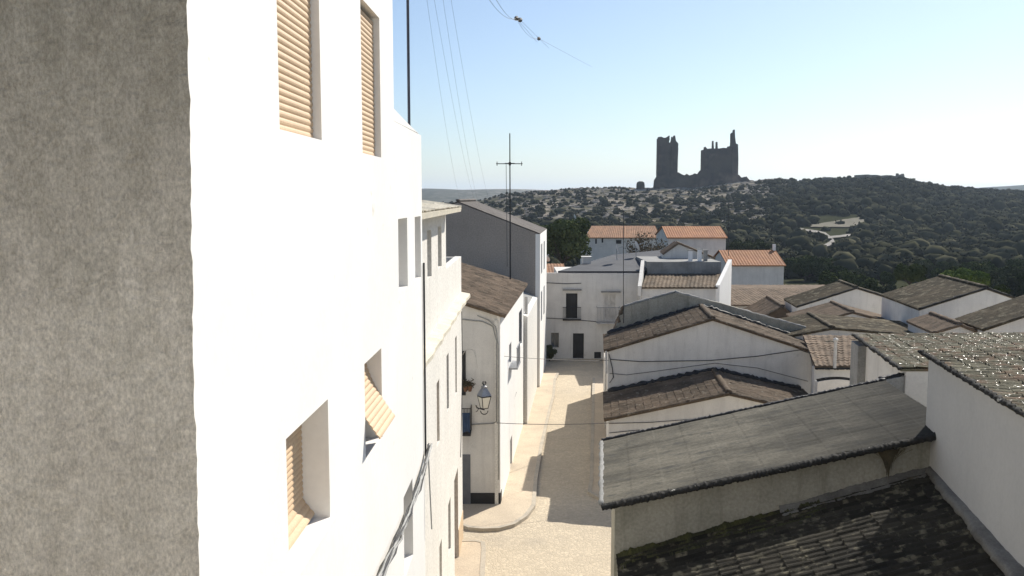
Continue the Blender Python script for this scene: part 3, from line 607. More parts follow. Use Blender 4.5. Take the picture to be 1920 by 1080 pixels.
# ---------------------------------------------------------------- right side row: H3, H2, H1
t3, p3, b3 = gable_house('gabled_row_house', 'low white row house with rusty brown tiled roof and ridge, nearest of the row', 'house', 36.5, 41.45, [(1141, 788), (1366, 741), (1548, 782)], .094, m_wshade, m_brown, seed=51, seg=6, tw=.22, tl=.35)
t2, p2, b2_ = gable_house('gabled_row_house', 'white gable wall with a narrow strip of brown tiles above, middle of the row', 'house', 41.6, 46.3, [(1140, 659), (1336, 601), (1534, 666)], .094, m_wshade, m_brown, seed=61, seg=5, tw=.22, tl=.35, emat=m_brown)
t1 = thing('parapet_house', 'grey-white house with long low parapet gable and sloping left shoulder', 'house', (5, 46.5, 0))
top = [onY(u, v, 46.45) for u, v in ((1146, 640), (1150, 622), (1158, 600), (1170, 576), (1266, 549), (1350, 568), (1512, 616))]
MB().prism([Vector((top[0].x, 46.45, 0))] + top + [Vector((top[-1].x, 46.45, 0))], (.028, .3, 0)).build('gable_wall', m_dirty, t1)
rough_beam(t1, 'coping', m_cement, top[3] + Vector((0, .15, .04)), top[4] + Vector((0, .15, .04)), .08, 20, 1); rough_beam(t1, 'coping', m_cement, top[4] + Vector((0, .15, .04)), top[6] + Vector((0, .15, .04)), .08, 40, 2)
rough_beam(t1, 'coping', m_tan, top[0] + Vector((0, .15, .04)), top[3] + Vector((0, .15, .04)), .14, 14, 3)
MB().prism([Vector((top[3].x, 46.8, 0))] + [p + Vector((0, .35, -1.0)) for p in (top[3], top[4], top[6])] + [Vector((top[6].x, 46.8, 0))], (.4, 5, 0)).build('house_body', m_wshade, t1)
for a_, b_, sd in ((top[3], top[4], 1), (top[4], top[6], 2)):
    A_, B_ = a_ + Vector((0, .36, -.97)), b_ + Vector((0, .36, -.97)); V_ = Vector((.4, 5, 0))
    q = (A_ + V_, A_, B_, B_ + V_) if A_.z < B_.z else (B_, B_ + V_, A_ + V_, A_)
    tiles(t1, 'roof', m_umber, *q, tw=.26, seg=4, seed=sd)
for tt, pp_, bb in ((t3, p3, b3), (t2, p2, b2_)):
    for i in (0, 1):
        q0, q1 = pp_[i] + bb, pp_[i + 1] + bb
        rough_beam(tt, 'flashing', m_black, q0 + Vector((0, -.12, .17)), q1 + Vector((0, -.12, .17)), .13, 40, 30 + i, 6, .4)
# street-side skirt walls, downpipes and cable runs on the row
for (P_, D, z, nm) in ((p2, 41.6, 4.9, 'cable on the middle gable wall'),): 
    mb = MB(); f = lambda u, v: onY(u, v, 41.55)
    mb.tube([f(1145, 674), f(1200, 678), f(1330, 676), f(1420, 668), f(1500, 656), f(1520, 663), f(1524, 690), f(1522, 738)], .02, 5)
    mb.tube([f(1142, 664), f(1148, 690), f(1150, 708), f(1143, 718)], .02, 5); mb.tube([f(1143, 700), f(1175, 703), f(1230, 696), f(1340, 681), f(1420, 690), f(1515, 715)], .012, 4)
    tag(mb.build('wall_cable', m_cable, None, True), 'thin cables sagging across the middle white gable wall', 'cable')
mb = MB(); f = lambda u, v: onY(u, v, 36.45); mb.tube([f(1142, 794), f(1220, 792), f(1300, 786), f(1400, 770), f(1445, 764)], .014, 4); mb.tube([f(1142, 812), f(1200, 806)], .014, 4)
tag(mb.build('wall_cable', m_cable, None, True), 'thin cable across the nearest row house gable', 'cable')
for u, v0, v1, lb in ((1531, 668, 742, 'white plastic downpipe at right end of the middle gable wall'), (1136, 658, 700, 'short white downpipe at left corner of the middle gable wall')):
    o = MB().tube([onY(u, v0, 41.4), onY(u + 1, v1, 41.4)], .05, 8).build('downpipe', m_pipe); tag(o, lb, 'pipe')
# ---------------------------------------------------------------- K: long grey roof, with L in front and M/N to the right
tK = thing('grey_roof_house', 'long low house with smooth grey fibre-cement roof, mossy black edge and stained wall', 'house', tuple(onY(1153, 940, 17) * 1 - Z * 6.5))
kl, kr = onY(1153, 941, 17.0), onY(1790, 805, 17.0)
kb = Vector((.42, 4.3, 0))
MB().prism([Vector((kl.x, 17, 0)), kl, kr, Vector((kr.x, 17, 0))], kb).build('wall', m_dirty, tK)
e = (kr - kl).normalized(); A_ = kl - e * .26; fo = Vector((-.03, -.22, 0)); 
q = [p + Z * .004 for p in (A_ + fo, kr + fo, kr + kb, A_ + kb)]
def sheet_roof(parent):
    a, b, c, d = q; nx, ny = 150, 60; vs = []; fs = []; nn = (b - a).cross(d - a).normalized(); rn = random.Random(3)
    for j in range(ny + 1):
        for i in range(nx + 1):
            p = a.lerp(b, i / nx).lerp(d.lerp(c, i / nx), j / ny)
            h = .05 + .003 * sin(j * pi / 1.5) + (.007 if (i // 14) % 2 else 0) + (.008 if (j // 15) % 2 else 0) + rn.uniform(-.0015, .0015); vs.append(p + nn * (h + .03))
    for j in range(ny):
        for i in range(nx): k = j * (nx + 1) + i; fs.append((k, k + 1, k + nx + 2, k + nx + 1))
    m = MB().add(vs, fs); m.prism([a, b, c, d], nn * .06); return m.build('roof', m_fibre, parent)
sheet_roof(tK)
rough_beam(tK, 'mossy_gutter_edge', m_edge, q[0] + Vector((0, -.04, .03)), q[1].lerp(q[0], .045) + Vector((0, -.04, .03)), .08, 260, 7, 8, .2)
rough_beam(tK, 'back_flashing', m_black, q[3] + Vector((0, 0, .10)), q[2] + Vector((0, 0, .10)), .045, 200, 8, 6, .3)
rough_beam(tK, 'verge_cap', m_cement, q[0] + Z * .08, q[3] + Z * .08, .045, 30, 9, 6, .3)
ax0, ax1 = onY(1652, 714, 21.6), onY(1775, 690, 21.6)
tX = thing('link_wall', 'grey wall with black top strip between the long grey roof and the plain wall', 'wall', (ax0.x, 21.6, 0))
MB().prism([Vector((ax0.x, 21.6, 0)), ax0, ax1, Vector((ax1.x, 21.6, 0))], (0, .25, 0)).build('wall', m_greyw2, tX); rough_beam(tX, 'flashing', m_black, ax0 + Z * .03 + Vector((0, .1, 0)), ax1 + Z * .03 + Vector((0, .1, 0)), .05, 26, 5)
# L: dark mossy tiled roof in front
ll = onY(1157, 1047, 16.98); lr = onY(1765, 880, 16.98); lv = Vector((-.75, -9.0, -.0))
tL = thing('mossy_roof_house', 'low house under a black mossy tiled roof at bottom right corner', 'house', (ll.x - .75, 8, 0))
MB().prism([Vector((ll.x, 16.97, 0)), ll - Z * .12, lr - Z * .12, Vector((lr.x, 16.97, 0))], lv).build('wall', m_dirty, tL)
tiles(tL, 'roof', m_moss, ll, ll + lv, lr + lv, lr, tw=.19, tl=.36, amp=.05, seg=6, jit=.006, seed=71, thick=.02)
# moss and mortar along the foot of K's wall and of M's wall
def lump_strip(parent, name, mat, p, q, w0, h0, n=90, seed=1, side=Vector((0, -1, 0)), toph=.3, rg=1.0):
    rn = random.Random(seed); p = Vector(p); q = Vector(q); vs = []; fs = []; g1 = g2 = 0
    for i in range(n + 1):
        g1 = g1 * .96 + rn.gauss(0, .09) * rg; g2 = g2 * .93 + rn.gauss(0, .12) * rg
        c = p.lerp(q, i / n); wv = w0 * max(.25, .9 + .2 * rg * rn.random() + g1); hv = h0 * max(.25, .8 + .25 * rg * rn.random() + g2)
        vs += [c + Z * hv, c + side * wv * .35 + Z * hv * toph * (1.3 + .6 * rg * rn.random()), c + side * wv * .8 + Z * (.07 + .04 * rg * rn.random()), c + side * wv - Z * .03, c - Z * .05]
    for i in range(n):
        for j in range(4): fs.append((i * 5 + j, i * 5 + j + 1, (i + 1) * 5 + j + 1, (i + 1) * 5 + j))
    return MB().add(vs, fs).build(name, mat, parent, True)
off = Vector((0, -.012, 0))
lump_strip(tL, 'moss_line', m_green, ll + off, ll.lerp(lr, .62) + off, .75, .12, 260, 2, rg=.6)
lump_strip(tL, 'mortar_fillet', m_fillet, ll.lerp(lr, .5) + off, lr + off, .30, .20, 100, 3, rg=.25)
# M: big plain wall and glinting roof
LMw = (8.02, 17.0, .17); dM = Vector((.17, 1, 0)).normalized(); nM = Vector((-dM.y, dM.x, 0))
yM = onL(1742, 664, LMw).y; zM = onL(1742, 666, LMw).z
OM = Vector((lx(LMw, yM), yM, 0)); 
tM = thing('glinting_roof_house', 'plain grey-white wall under an old tiled roof glittering in the sun, right edge', 'house', (OM.x, OM.y, 0))
rt = Vector((dM.y, -dM.x, 0))
MB().prism([OM, OM + Z * zM, OM + rt * 13 + Z * (zM + .5), OM + rt * 13], -dM * 12).build('wall', m_plain, tM)
A_ = OM - rt * .12 + dM * .1 + Z * (zM - .004); B_ = A_ - dM * 12.1
tiles(tM, 'roof', m_glint, A_, B_, B_ + rt * 13 + Z * .65, A_ + rt * 13 + Z * .65, tw=.19, tl=.34, amp=.036, seg=6, jit=.009, seed=81, thick=.06)
rough_beam(tM, 'mossy_eave', m_edge, A_ + Z * .06, B_ + Z * .06, .05, 320, 11, 7, .35)
lump_strip(tM, 'mortar_fillet', m_fillet, lr + Vector((-.02, -.1, 0)) , Vector((lx(LMw, 8.5) - .02, 8.5, lr.z + (lx(LMw, 8.5) - lr.x + .75) * .27 + .05)), .35, .22, 120, 5, side=nM, rg=.25)
# N behind K
LN = (9.55, 21.9, .167); dN = Vector((.167, 1, 0)).normalized(); rN = Vector((dN.y, -dN.x, 0))
pN = onL(1611, 633, LN); zN = pN.z; ON = Vector((pN.x, pN.y, 0))
tN = thing('olive_roof_house', 'house with olive lichen-covered tiled roof and short white wall behind the long grey roof', 'house', tuple(ON))
MB().prism([ON, ON + Z * zN, ON + rN * 16 + Z * (zN + .42), ON + rN * 16], -dN * (pN.y - 21.45)).build('wall', m_wshade, tN)
A_ = ON - rN * .12 + dN * .12 + Z * zN; B_ = A_ - dN * (pN.y - 21.3)
tiles(tN, 'roof', m_glint, A_, B_, B_ + rN * 16 + Z * .5, A_ + rN * 16 + Z * .5, tw=.2, tl=.34, amp=.034, seg=6, jit=.008, seed=91, thick=.06)
rough_beam(tN, 'verge', m_edge, A_ + Z * .05, A_ + rN * 16 + Z * .55, .045, 200, 12, 6, .3)
rough_beam(tN, 'mossy_eave', m_edge, A_ + Z * .06, B_ + Z * .06, .06, 50, 13, 6, .5)
MB().prism([ON + dN * .02 - rN * .22, ON + dN * .02 - rN * .002, ON + dN * -1.0 - rN * .002, ON + dN * -1.0 - rN * .22], Z * (zN - .1)).build('buttress', m_cement, tN)
# V: low brown roof with white pipe, walls below
tV = thing('back_yard_shed', 'small brown tiled lean-to roof above a white yard wall between gables', 'shed', tuple(onY(1525, 690, 37) * 1 - Z * 5.2))
a, b, c, d = onY(1528, 691, 38.5), onY(1612, 691, 38.5), onY(1618, 633, 44), onY(1505, 633, 44)
tiles(tV, 'roof', m_tan, a, b, c, d, tw=.22, seg=5, seed=101)
MB().prism([Vector((a.x, 38.62, 0)), Vector((b.x, 38.62, 0)), Vector((b.x, 38.62, a.z + .05)), Vector((a.x, 38.62, a.z + .05))], (0, .25, 0)).build('wall', m_wshade, tV)
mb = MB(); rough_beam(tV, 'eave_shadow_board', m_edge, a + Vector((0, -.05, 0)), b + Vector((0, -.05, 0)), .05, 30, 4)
p = onY(1565, 690, 38.4); o = MB().tube([p, Vector((p.x, p.y, onY(1565, 640, 38.4).z))], .07, 8).lathe((p.x, p.y, onY(1565, 640, 38.4).z), [(.07, 0), (.11, .02), (.11, .1), (.02, .16)], 8).build('vent_pipe', m_pipe); tag(o, 'pale upright vent pipe in front of the small brown lean-to roof', 'pipe')
t = thing('yard_wall', 'low white yard wall with dark arched coping beside the downpipes', 'wall', (13, 37, 0))
w0, w1 = onY(1533, 716, 37.2), onY(1606, 716, 37.2)
arch = [Vector((w0.x + (w1.x - w0.x) * i / 12, 37.2, w0.z + .1 * sin(pi * i / 12))) for i in range(13)]
MB().prism([Vector((w0.x, 37.2, 0))] + arch + [Vector((w1.x, 37.2, 0))], (0, .3, 0)).build('wall', m_wshade, t)
MB().tube([p + Vector((0, .1, .04)) for p in arch], .07, 6).build('coping', m_edge, t)
# ---------------------------------------------------------------- right-hand cluster T
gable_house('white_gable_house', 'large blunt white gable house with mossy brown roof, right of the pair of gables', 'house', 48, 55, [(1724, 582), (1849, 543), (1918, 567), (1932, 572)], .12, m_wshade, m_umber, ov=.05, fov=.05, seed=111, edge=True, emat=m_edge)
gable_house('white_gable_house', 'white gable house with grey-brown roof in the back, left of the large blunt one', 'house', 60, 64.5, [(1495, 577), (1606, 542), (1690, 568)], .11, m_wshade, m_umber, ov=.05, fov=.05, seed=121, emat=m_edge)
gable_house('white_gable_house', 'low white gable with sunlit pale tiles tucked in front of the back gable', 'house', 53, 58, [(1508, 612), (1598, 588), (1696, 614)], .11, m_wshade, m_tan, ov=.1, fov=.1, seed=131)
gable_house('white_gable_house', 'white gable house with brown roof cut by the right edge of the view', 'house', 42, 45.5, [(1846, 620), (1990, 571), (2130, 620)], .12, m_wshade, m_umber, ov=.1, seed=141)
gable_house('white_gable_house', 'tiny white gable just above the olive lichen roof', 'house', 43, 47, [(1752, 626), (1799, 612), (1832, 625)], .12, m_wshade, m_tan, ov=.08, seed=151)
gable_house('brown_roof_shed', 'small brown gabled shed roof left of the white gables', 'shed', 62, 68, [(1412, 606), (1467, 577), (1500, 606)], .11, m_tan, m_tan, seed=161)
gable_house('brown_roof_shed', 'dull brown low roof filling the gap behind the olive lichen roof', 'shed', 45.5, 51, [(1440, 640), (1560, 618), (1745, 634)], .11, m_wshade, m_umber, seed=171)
def long_house(name, label, cat, D0, D1, u0, u1, ve, vr, wmat, rmat, z0=-3, wins=(), hip=0, seg=4, tw=.3, seed=1, back=None, skew=0.0, d1off=0):
    a, b = onY(u0, ve, D0), onY(u1, ve, D0); zr = onY(u0, vr, D1).z; dx = b.x - a.x; sh = Vector((.10 * (D1 - D0) * skew, 0, 0))
    t = thing(name, label, cat, (a.x, D0, z0))
    c = Vector((b.x, D1, zr)) + sh; d = Vector((a.x + hip, D1, zr)) + sh; D2 = D1 + (D1 - D0)
    MB().add([(a.x, D0, z0), (b.x, D0, z0), (b.x, D2, z0), (a.x, D2, z0), (a.x, D0, a.z), (b.x, D0, a.z), (b.x, D2, a.z), (a.x, D2, a.z), (a.x + hip + sh.x, D1, zr - .02), (b.x + sh.x, D1, zr - .02)],
             [(0, 1, 5, 4), (1, 2, 6, 9, 5), (2, 3, 7, 6), (3, 0, 4, 8, 7), (4, 5, 9, 8), (6, 7, 8, 9), (0, 3, 2, 1)]).build('wall', wmat, t)
    ov = Vector((0, -.25, -.06)); tiles(t, 'roof', rmat, a + ov - Vector((.15, 0, 0)), b + ov + Vector((.15, 0, 0)), c + Vector((.15, 0, .02)), d - Vector((.15, 0, -.02)), tw=tw, seg=seg, seed=seed, tl=.5)
    tiles(t, 'roof', rmat, Vector((b.x + .15, D2 + .2, a.z - .05)), Vector((a.x - .15, D2 + .2, a.z - .05)), Vector((d.x - .15, D1 + .01, zr + .02)), Vector((c.x + .15, D1 + .01, zr + .02)), tw=tw * 2, seg=3, seed=seed, tl=1)
    for (ua, ub, va, vb) in wins:
        p, q_ = onY(ua, vb, D0), onY(ub, va, D0); w_ = MB().box(p.x, q_.x, D0 - .04, D0 + .01, p.z, q_.z).build('window', m_dark, t)
        MB().box(p.x - .12, q_.x + .12, D0 - .12, D0 - .041, p.z - .12, p.z - .01).build('sill', m_white, w_)
    return t
long_house('brown_roof_shed', 'wide low house with faded tan roof in front of the orange roofed shed', 'house', 72, 80, 1352, 1668, 572, 544, m_wshade, m_tan, 0, seed=3)
long_house('orange_roof_house', 'small windowless white house with new orange tiled roof, nearest of three orange roofs', 'house', 100, 104, 1365, 1470, 498, 471, m_wshade, m_orange, -3, tw=.32, seed=4)
long_house('orange_roof_house', 'taller white house with flat-toned orange roof behind the rooftop clutter', 'house', 112, 116.5, 1252, 1361, 446, 426, m_wshade, m_orange, -3, seed=5, skew=.3)
long_house('orange_roof_house', 'long white house with faded orange roof and small dark window behind the tree', 'house', 135, 140, 1098, 1236, 446, 425, m_wshade, m_orange2, -3, wins=((1155, 1165, 450, 457), (1116, 1119, 448, 457), (1128, 1131, 447, 455)), hip=1.5, seed=6)
long_house('orange_roof_house', 'faded orange roof peeping out beside the tall grey gable house', 'house', 80, 87, 1000, 1062, 524, 497, m_wshade, m_orange2, 0, seed=7)
o = MB().box(*[onY(1449, 470, 104).x, onY(1453.5, 470, 104).x], 103.8, 104.2, onY(1450, 475, 104).z, onY(1450, 458, 104).z).build('chimney', m_whitep); tag(o, 'thin white chimney on the nearest orange roof', 'chimney')
# ---------------------------------------------------------------- F: far facade at street end
YF = 68.0
tF = thing('street_end_house', 'white two-storey house closing the street, with dark doors and balconies', 'house', (4, YF, 0))
a, b = onY(1014, 512, YF), onY(1206, 508, YF); OF = Vector((a.x, YF, 0)); dF = Vector((1, 0, 0)); nF = Vector((0, -1, 0))
def rF(u0, u1, v0, v1): p, q_ = onY(u0, v1, YF), onY(u1, v0, YF); return (p.x - a.x, q_.x - a.x, max(p.z, .02), q_.z)
H = [rF(1074, 1095, 625, 680), rF(1061, 1083, 550, 597), rF(1133, 1155, 551, 600), rF(1033, 1048, 624, 652), rF(1114, 1127, 660, 685)]
mb = MB(); facade(mb, OF, dF, nF, b.x - a.x, 0, a.z, H, .3); mb.build('front_wall', m_wshade, tF)
MB().box(onY(1050, 500, YF).x, b.x + .1, YF + .31, YF + 10, 0, a.z - .3).build('house_body', m_wshade, tF)
opening(tF, 'door', OF, dF, nF, H[0], .2, m_dark); opening(tF, 'balcony_door', OF, dF, nF, H[1], .2, m_dark, m_black, .08); opening(tF, 'balcony_door', OF, dF, nF, H[2], .08, m_pipe, m_wshade, label='closed pale shutter door')
opening(tF, 'window', OF, dF, nF, H[3], .22, m_glass, m_cement); opening(tF, 'small_door', OF, dF, nF, H[4], .1, m_black)
for u0, u1, v in ((1055, 1090, 543), (1127, 1163, 547)):
    p, q_ = onY(u0, v, YF), onY(u1, v, YF); MB().box(p.x, q_.x, YF - .3, YF - .003, p.z - .05, p.z + .05).build('door_canopy', m_cement, tF)
for u0, u1, v0, v1, ex in ((1055, 1089, 576, 598, .18), (1118, 1161, 575, 603, .6)):
    p, q_ = onY(u0, v1, YF), onY(u1, v0, YF); mb = MB().box(p.x, q_.x, YF - ex - .05, YF - .003, p.z - .1, p.z + .0)
    for x in np.linspace(p.x + .02, q_.x - .02, 16): mb.tube([(x, YF - ex, p.z), (x, YF - ex, q_.z)], .012, 4)
    mb.tube([(p.x, YF - .01, q_.z), (p.x, YF - ex, q_.z), (q_.x, YF - ex, q_.z), (q_.x, YF - .01, q_.z)], .022, 5); mb.build('balcony', m_iron if ex < .3 else m_steel, tF)
p, q_ = onY(1040, 528, YF), onY(1062, 528, YF); 
mb = MB().tube([onY(1018, 596, YF - .05), onY(1060, 598, YF - .05), onY(1118, 603, YF - .05)], .025, 5); tag(MB().tube([onY(1020, 530, YF - .05), onY(1060, 532, YF - .05), onY(1090, 531, YF - .05)], .025, 5).build('wall_cable', m_cable), 'short dark cable high on the street end house above its left door', 'cable')
tag(mb.build('wall_cable', m_cable), 'dark cable at mid height along the front of the street end house', 'cable')
r0 = [onY(1046, 511, YF + .1), onY(1207, 513, YF + .1), onY(1252, 470, 80), onY(1150, 480, 80)]
r0[0].z = r0[1].z = a.z + .02
MB().prism(r0, Z * .12).build('roof', m_slate, tF)
MB().prism([Vector((p.x, p.y, 5.5)) for p in (r0[0] + Vector((.5, .3, 0)), r0[1] + Vector((-.1, .3, 0)), r0[2] + Vector((-.2, -.2, 0)), r0[3] + Vector((.4, -.2, 0)))], Z * 1.0).build('roof_base', m_wshade, tF)
p = onY(1092, 498, 73); q_ = onY(1108, 483, 73); o = MB().box(p.x, q_.x, 73, 73.8, p.z - .5, q_.z).box(p.x - .06, q_.x + .06, 72.95, 73.85, q_.z, q_.z + .08).build('chimney', m_wshade); tag(o, 'squat white chimney block on the dark roof left side', 'chimney')
# F2 terrace building
tT = thing('terrace_house', 'white house with sunken roof terrace, brown tile strip and sunlit side parapet', 'house', (10, 63, 0))
a, b = onY(1203, 541, 64), onY(1347, 541, 64); a2, b2 = onY(1212, 516, 69), onY(1352, 516, 69)
MB().prism([Vector((a.x, 64, 0)), Vector((b.x, 64, 0)), Vector((b2.x, 76, 0)), Vector((a2.x, 76, 0))], Z * (a.z - .02)).build('wall', m_wshade, tT)
tiles(tT, 'roof', m_brown, a - Vector((0, .15, 0)), b - Vector((0, .15, 0)), b2, a2, tw=.28, seg=4, seed=9)
c0, c1 = onY(1214, 491, 69.1), onY(1352, 491, 69.1)
MB().prism([Vector((c0.x, 69.1, a.z - .3)), Vector((c1.x, 69.1, a.z - .3)), Vector((c1.x, 69.1, c0.z)), Vector((c0.x, 69.1, c0.z))], (0, 6.5, 0)).build('upper_room', m_cement, tT)
s0 = Vector((b.x + .04, 63.8, 0)); s1 = Vector((b.x + .04 + 2.2, 69.5, 0)); dS = (s1 - s0).normalized(); nS = Vector((-dS.y, dS.x, 0))
for nm, (q0, q1) in (('side_parapet', (s0, s1)),):
    h0, h1 = a.z + .25, c0.z + .15
    MB().prism([q0, q1, q1 + Z * h1, q0 + Z * h0], nS * .28).build(nm, m_bright, tT)
q0 = Vector((a.x - .05, 63.8, a.z - .5)); q1 = Vector((a2.x - .1, 69.5, a.z - .5)); MB().prism([q0, q1, Vector((q1.x, q1.y, c0.z + .1)), Vector((q0.x, q0.y, a.z + .2))], (-.25, 0, 0)).build('side_parapet', m_wshade, tT)
# small tiled penthouse and chimneys on top
tP = thing('rooftop_shed', 'little tan tiled shed standing on the terrace house roof', 'shed', (13, 75, 7))
pts_ = [onY(u, v, 73) for u, v in ((1243, 478), (1272, 458), (1340, 486))]
MB().prism([Vector((pts_[0].x, 73, 7.0))] + pts_ + [Vector((pts_[2].x, 73, 7.0))], (.3, 3, 0)).build('wall', m_wshade, tP)
for A_, B_ in ((pts_[0], pts_[1]), (pts_[1], pts_[2])):
    V_ = Vector((.3, 3.2, 0)); qq = (A_ + V_, A_, B_, B_ + V_) if A_.z < B_.z else (B_, B_ + V_, A_ + V_, A_); tiles(tP, 'roof', m_tan, *[p - Vector((0, .15, 0)) for p in qq], tw=.3, seg=4)
for i, (u, v0, v1, lb) in enumerate(((1294, 470, 491, 'short white chimney, first of three on the terrace house'), (1311, 467, 491, 'tall slim white chimney, middle of three on the terrace house'), (1322, 470, 491, 'dark grey chimney, last of three on the terrace house'))):
    p = onY(u, v1, 70); tp = thing('chimney', lb, 'chimney', tuple(p), 'chimneys on the terrace house'); zt = onY(u, v0, 70).z
    MB().box(p.x - .14, p.x + .14, 69.8, 70.1, p.z - .1, zt).build('stack', (m_whitep, m_whitep, m_cement)[i], tp); MB().box(p.x - .19, p.x + .19, 69.75, 70.15, zt, zt + .06).build('cap', m_cement, tp)
# satellite dishes
def dish(u, v, D, s, label, yaw=.2):
    p = onY(u, v, D); t = thing('satellite_dish', label, 'satellite dish', (p.x, p.y, p.z - 1.0 * s))
    vs = []; fs = []; k = 14; ax = Vector((cos(yaw), sin(yaw) * .3, .35)).normalized(); e1 = ax.cross(Z).normalized(); e2 = e1.cross(ax)
    for i in range(5):
        r = i / 4; vs += [p + (e1 * cos(2 * pi * j / k) + e2 * sin(2 * pi * j / k)) * r * .5 * s + ax * (r * r * .12 * s) for j in range(k)]
    for i in range(4):
        for j in range(k): fs.append((i * k + j, i * k + (j + 1) % k, (i + 1) * k + (j + 1) % k, (i + 1) * k + j))
    m = len(vs); vs += [q - ax * .03 for q in vs]; fs += [tuple(i + m for i in reversed(f)) for f in fs]
    MB().add(vs, fs).build('dish', m_whitep, t, True); MB().tube([p, p + ax * .5 * s, ], .02, 5).box(p.x + ax.x * .5 * s - .05, p.x + ax.x * .5 * s + .05, p.y - .05, p.y + .05, p.z + ax.z * .5 * s - .05, p.z + ax.z * .5 * s + .05).build('receiver_arm', m_steel, t)
    MB().tube([p - Z * 1.1 * s, p - ax * .05], .03, 6).build('pole', m_steel, t)
dish(1078, 411, 118, 1.3, 'white satellite dish beside the top of the dark round tree')
dish(1157, 466, 73, .85, 'white satellite dish on a pole over the dark roof', -.3)
dish(1193, 461, 76, .8, 'white satellite dish at the back edge of the dark roof', .6)
dish(1022, 484, 84, 1.0, 'wide white dish facing the grey gable house corner', 1.2)
# ---------------------------------------------------------------- pavements and kerbs
def pavement(name, poly, h=.12):
    P_ = [Vector((p[0], p[1], .0)) for p in poly]
    o = MB().prism(P_, Z * h).build(name, m_pave); o['kind'] = 'structure'
    # kerb stones as an outer strip
    return o
g = lambda u, v: onZ(u, v, 0.1)
cx_ = [g(u, v) for u, v in ((868, 984), (880, 989), (905, 991), (935, 990), (962, 983), (985, 968), (1000, 948), (1001, 940), (1004, 900), (1014, 840), (1030, 770), (1038, 740), (1040, 712), (1046, 700))]
inner = [Vector((lx((OC2.x, 34.9, .084), y), y, 0)) for y in (66.5, 50, 35.2)]
poly = [(p.x, p.y) for p in cx_] + [(inner[0].x - .3, 66.5), (inner[2].x - .3, 35.2), (-6, 35.2), (-6, cx_[0].y)]
pavement('pavement', poly)
def kerb(name, pts, w_=.16, h=.135):
    vs = []; fs = []
    P_ = [Vector((p.x, p.y, 0)) for p in pts]
    for i, p in enumerate(P_):
        t_ = (P_[min(i + 1, len(P_) - 1)] - P_[max(i - 1, 0)]).normalized(); n_ = Vector((t_.y, -t_.x, 0))
        vs += [p - n_ * w_ * .5, p - n_ * w_ * .5 + Z * h, p + n_ * w_ * .5 + Z * h, p + n_ * w_ * .5]
    for i in range(len(P_) - 1):
        for j in range(4): fs.append((i * 4 + j, i * 4 + (j + 1) % 4, (i + 1) * 4 + (j + 1) % 4, (i + 1) * 4 + j))
    fs += [(0, 1, 2, 3), tuple(range(len(vs) - 4, len(vs)))]
    o = MB().add(vs, fs).build(name, m_kerb); o['kind'] = 'structure'
kerb('kerb', cx_)
k2 = [g(905, 1018), g(907, 1030), g(905, 1060), g(903, 1100)]; k2.append(Vector((k2[-1].x - .3, 16, 0)))
lb0 = [Vector((-6, k2[0].y + .15, 0)), Vector((k2[0].x - .25, k2[0].y + .15, 0))]
pavement('pavement', [(p.x, p.y) for p in lb0 + k2] + [(-6, 16)])
kerb('kerb', lb0 + k2)
LR = (3.9, 36.5, .094)
k3 = [Vector((9, 35.2, 0)), Vector((4.3, 35.3, 0)), Vector((3.55, 35.7, 0)), Vector((3.2, 36.4, 0))] + [Vector((lx(LR, y) - .62, y, 0)) for y in (38, 45, 52, 60)]
pavement('pavement', [(p.x, p.y) for p in k3] + [(9.5, 60), (12, 35.2)]); kerb('kerb', k3)
# extend the row's street line down to F with a plain white wall (hidden side of the row)
o = thing('row_street_wall', 'white street wall of the gabled row running towards the far house', 'wall', (6, 48, 0))
MB().obox(Vector((lx(LR, 46.8), 46.8, 0)), Vector((.094, 1, 0)).normalized(), Vector((-1, .094, 0)), 0, 9, -.3, 0, 0, 3.2).build('wall', m_wshade, o)
# ---------------------------------------------------------------- overhead wires
wires = [((792, -60, 17), (870, 392, 56)), ((804, -60, 17), (900, 395, 56.9)), ((822, -60, 17), (905, 398, 56.9)), ((836, -60, 17), (930, 408, 56.9))]
for i, (p, q_) in enumerate(wires):
    o = MB().tube(sag(onY(*p), onY(*q_), .9, 24), .0022, 4).build('overhead_wire', m_cable); tag(o, ('leftmost faint', 'second faint', 'third faint', 'rightmost faint')[i] + ' overhead wire fanning down the sky beside the pole', 'wire', 'overhead wires in the sky')
for i, (p, q_, e_) in enumerate((((905, -20, 22), (968, 34, 34), (1060, 140, 60)), ((920, -20, 22), (975, 37, 34), (1100, 160, 60)), ((968, 34, 34.05), (1010, 72, 42), (1230, 190, 80)))):
    t = thing('insulated_wire', ('left of the two wires entering the sky at top, with dark insulator', 'right of the two wires entering the sky at top, with dark insulator', 'lone lower wire ending in a small dark insulator')[i], 'wire', tuple(onY(*q_)), 'wires with insulators')
    A_, B_, C_ = onY(*p), onY(*q_), onY(*e_)
    MB().tube(sag(A_, B_, .25, 8) + [B_.lerp(C_, s) for s in (.1, .2, .3)], .006, 4).build('wire', m_cable, t)
    dd = (B_ - A_).normalized(); MB().tube([B_ - dd * .2, B_ - dd * .1, B_, B_ + dd * .1], .03, 7, .09).build('insulator', m_cable, t)
o = MB().tube(sag(fC(931, 793, .1), onY(1142, 793, 36.4), .06, 14), .012, 4).build('crossing_cable', m_cable); tag(o, 'cable crossing the narrow street between lantern house and row house', 'cable')
o = MB().tube(sag(fC(868, 660, .05), onY(1141, 676, 41.5), .1, 14), .010, 4).build('crossing_cable', m_cable); tag(o, 'higher cable crossing the street above the lantern', 'cable')
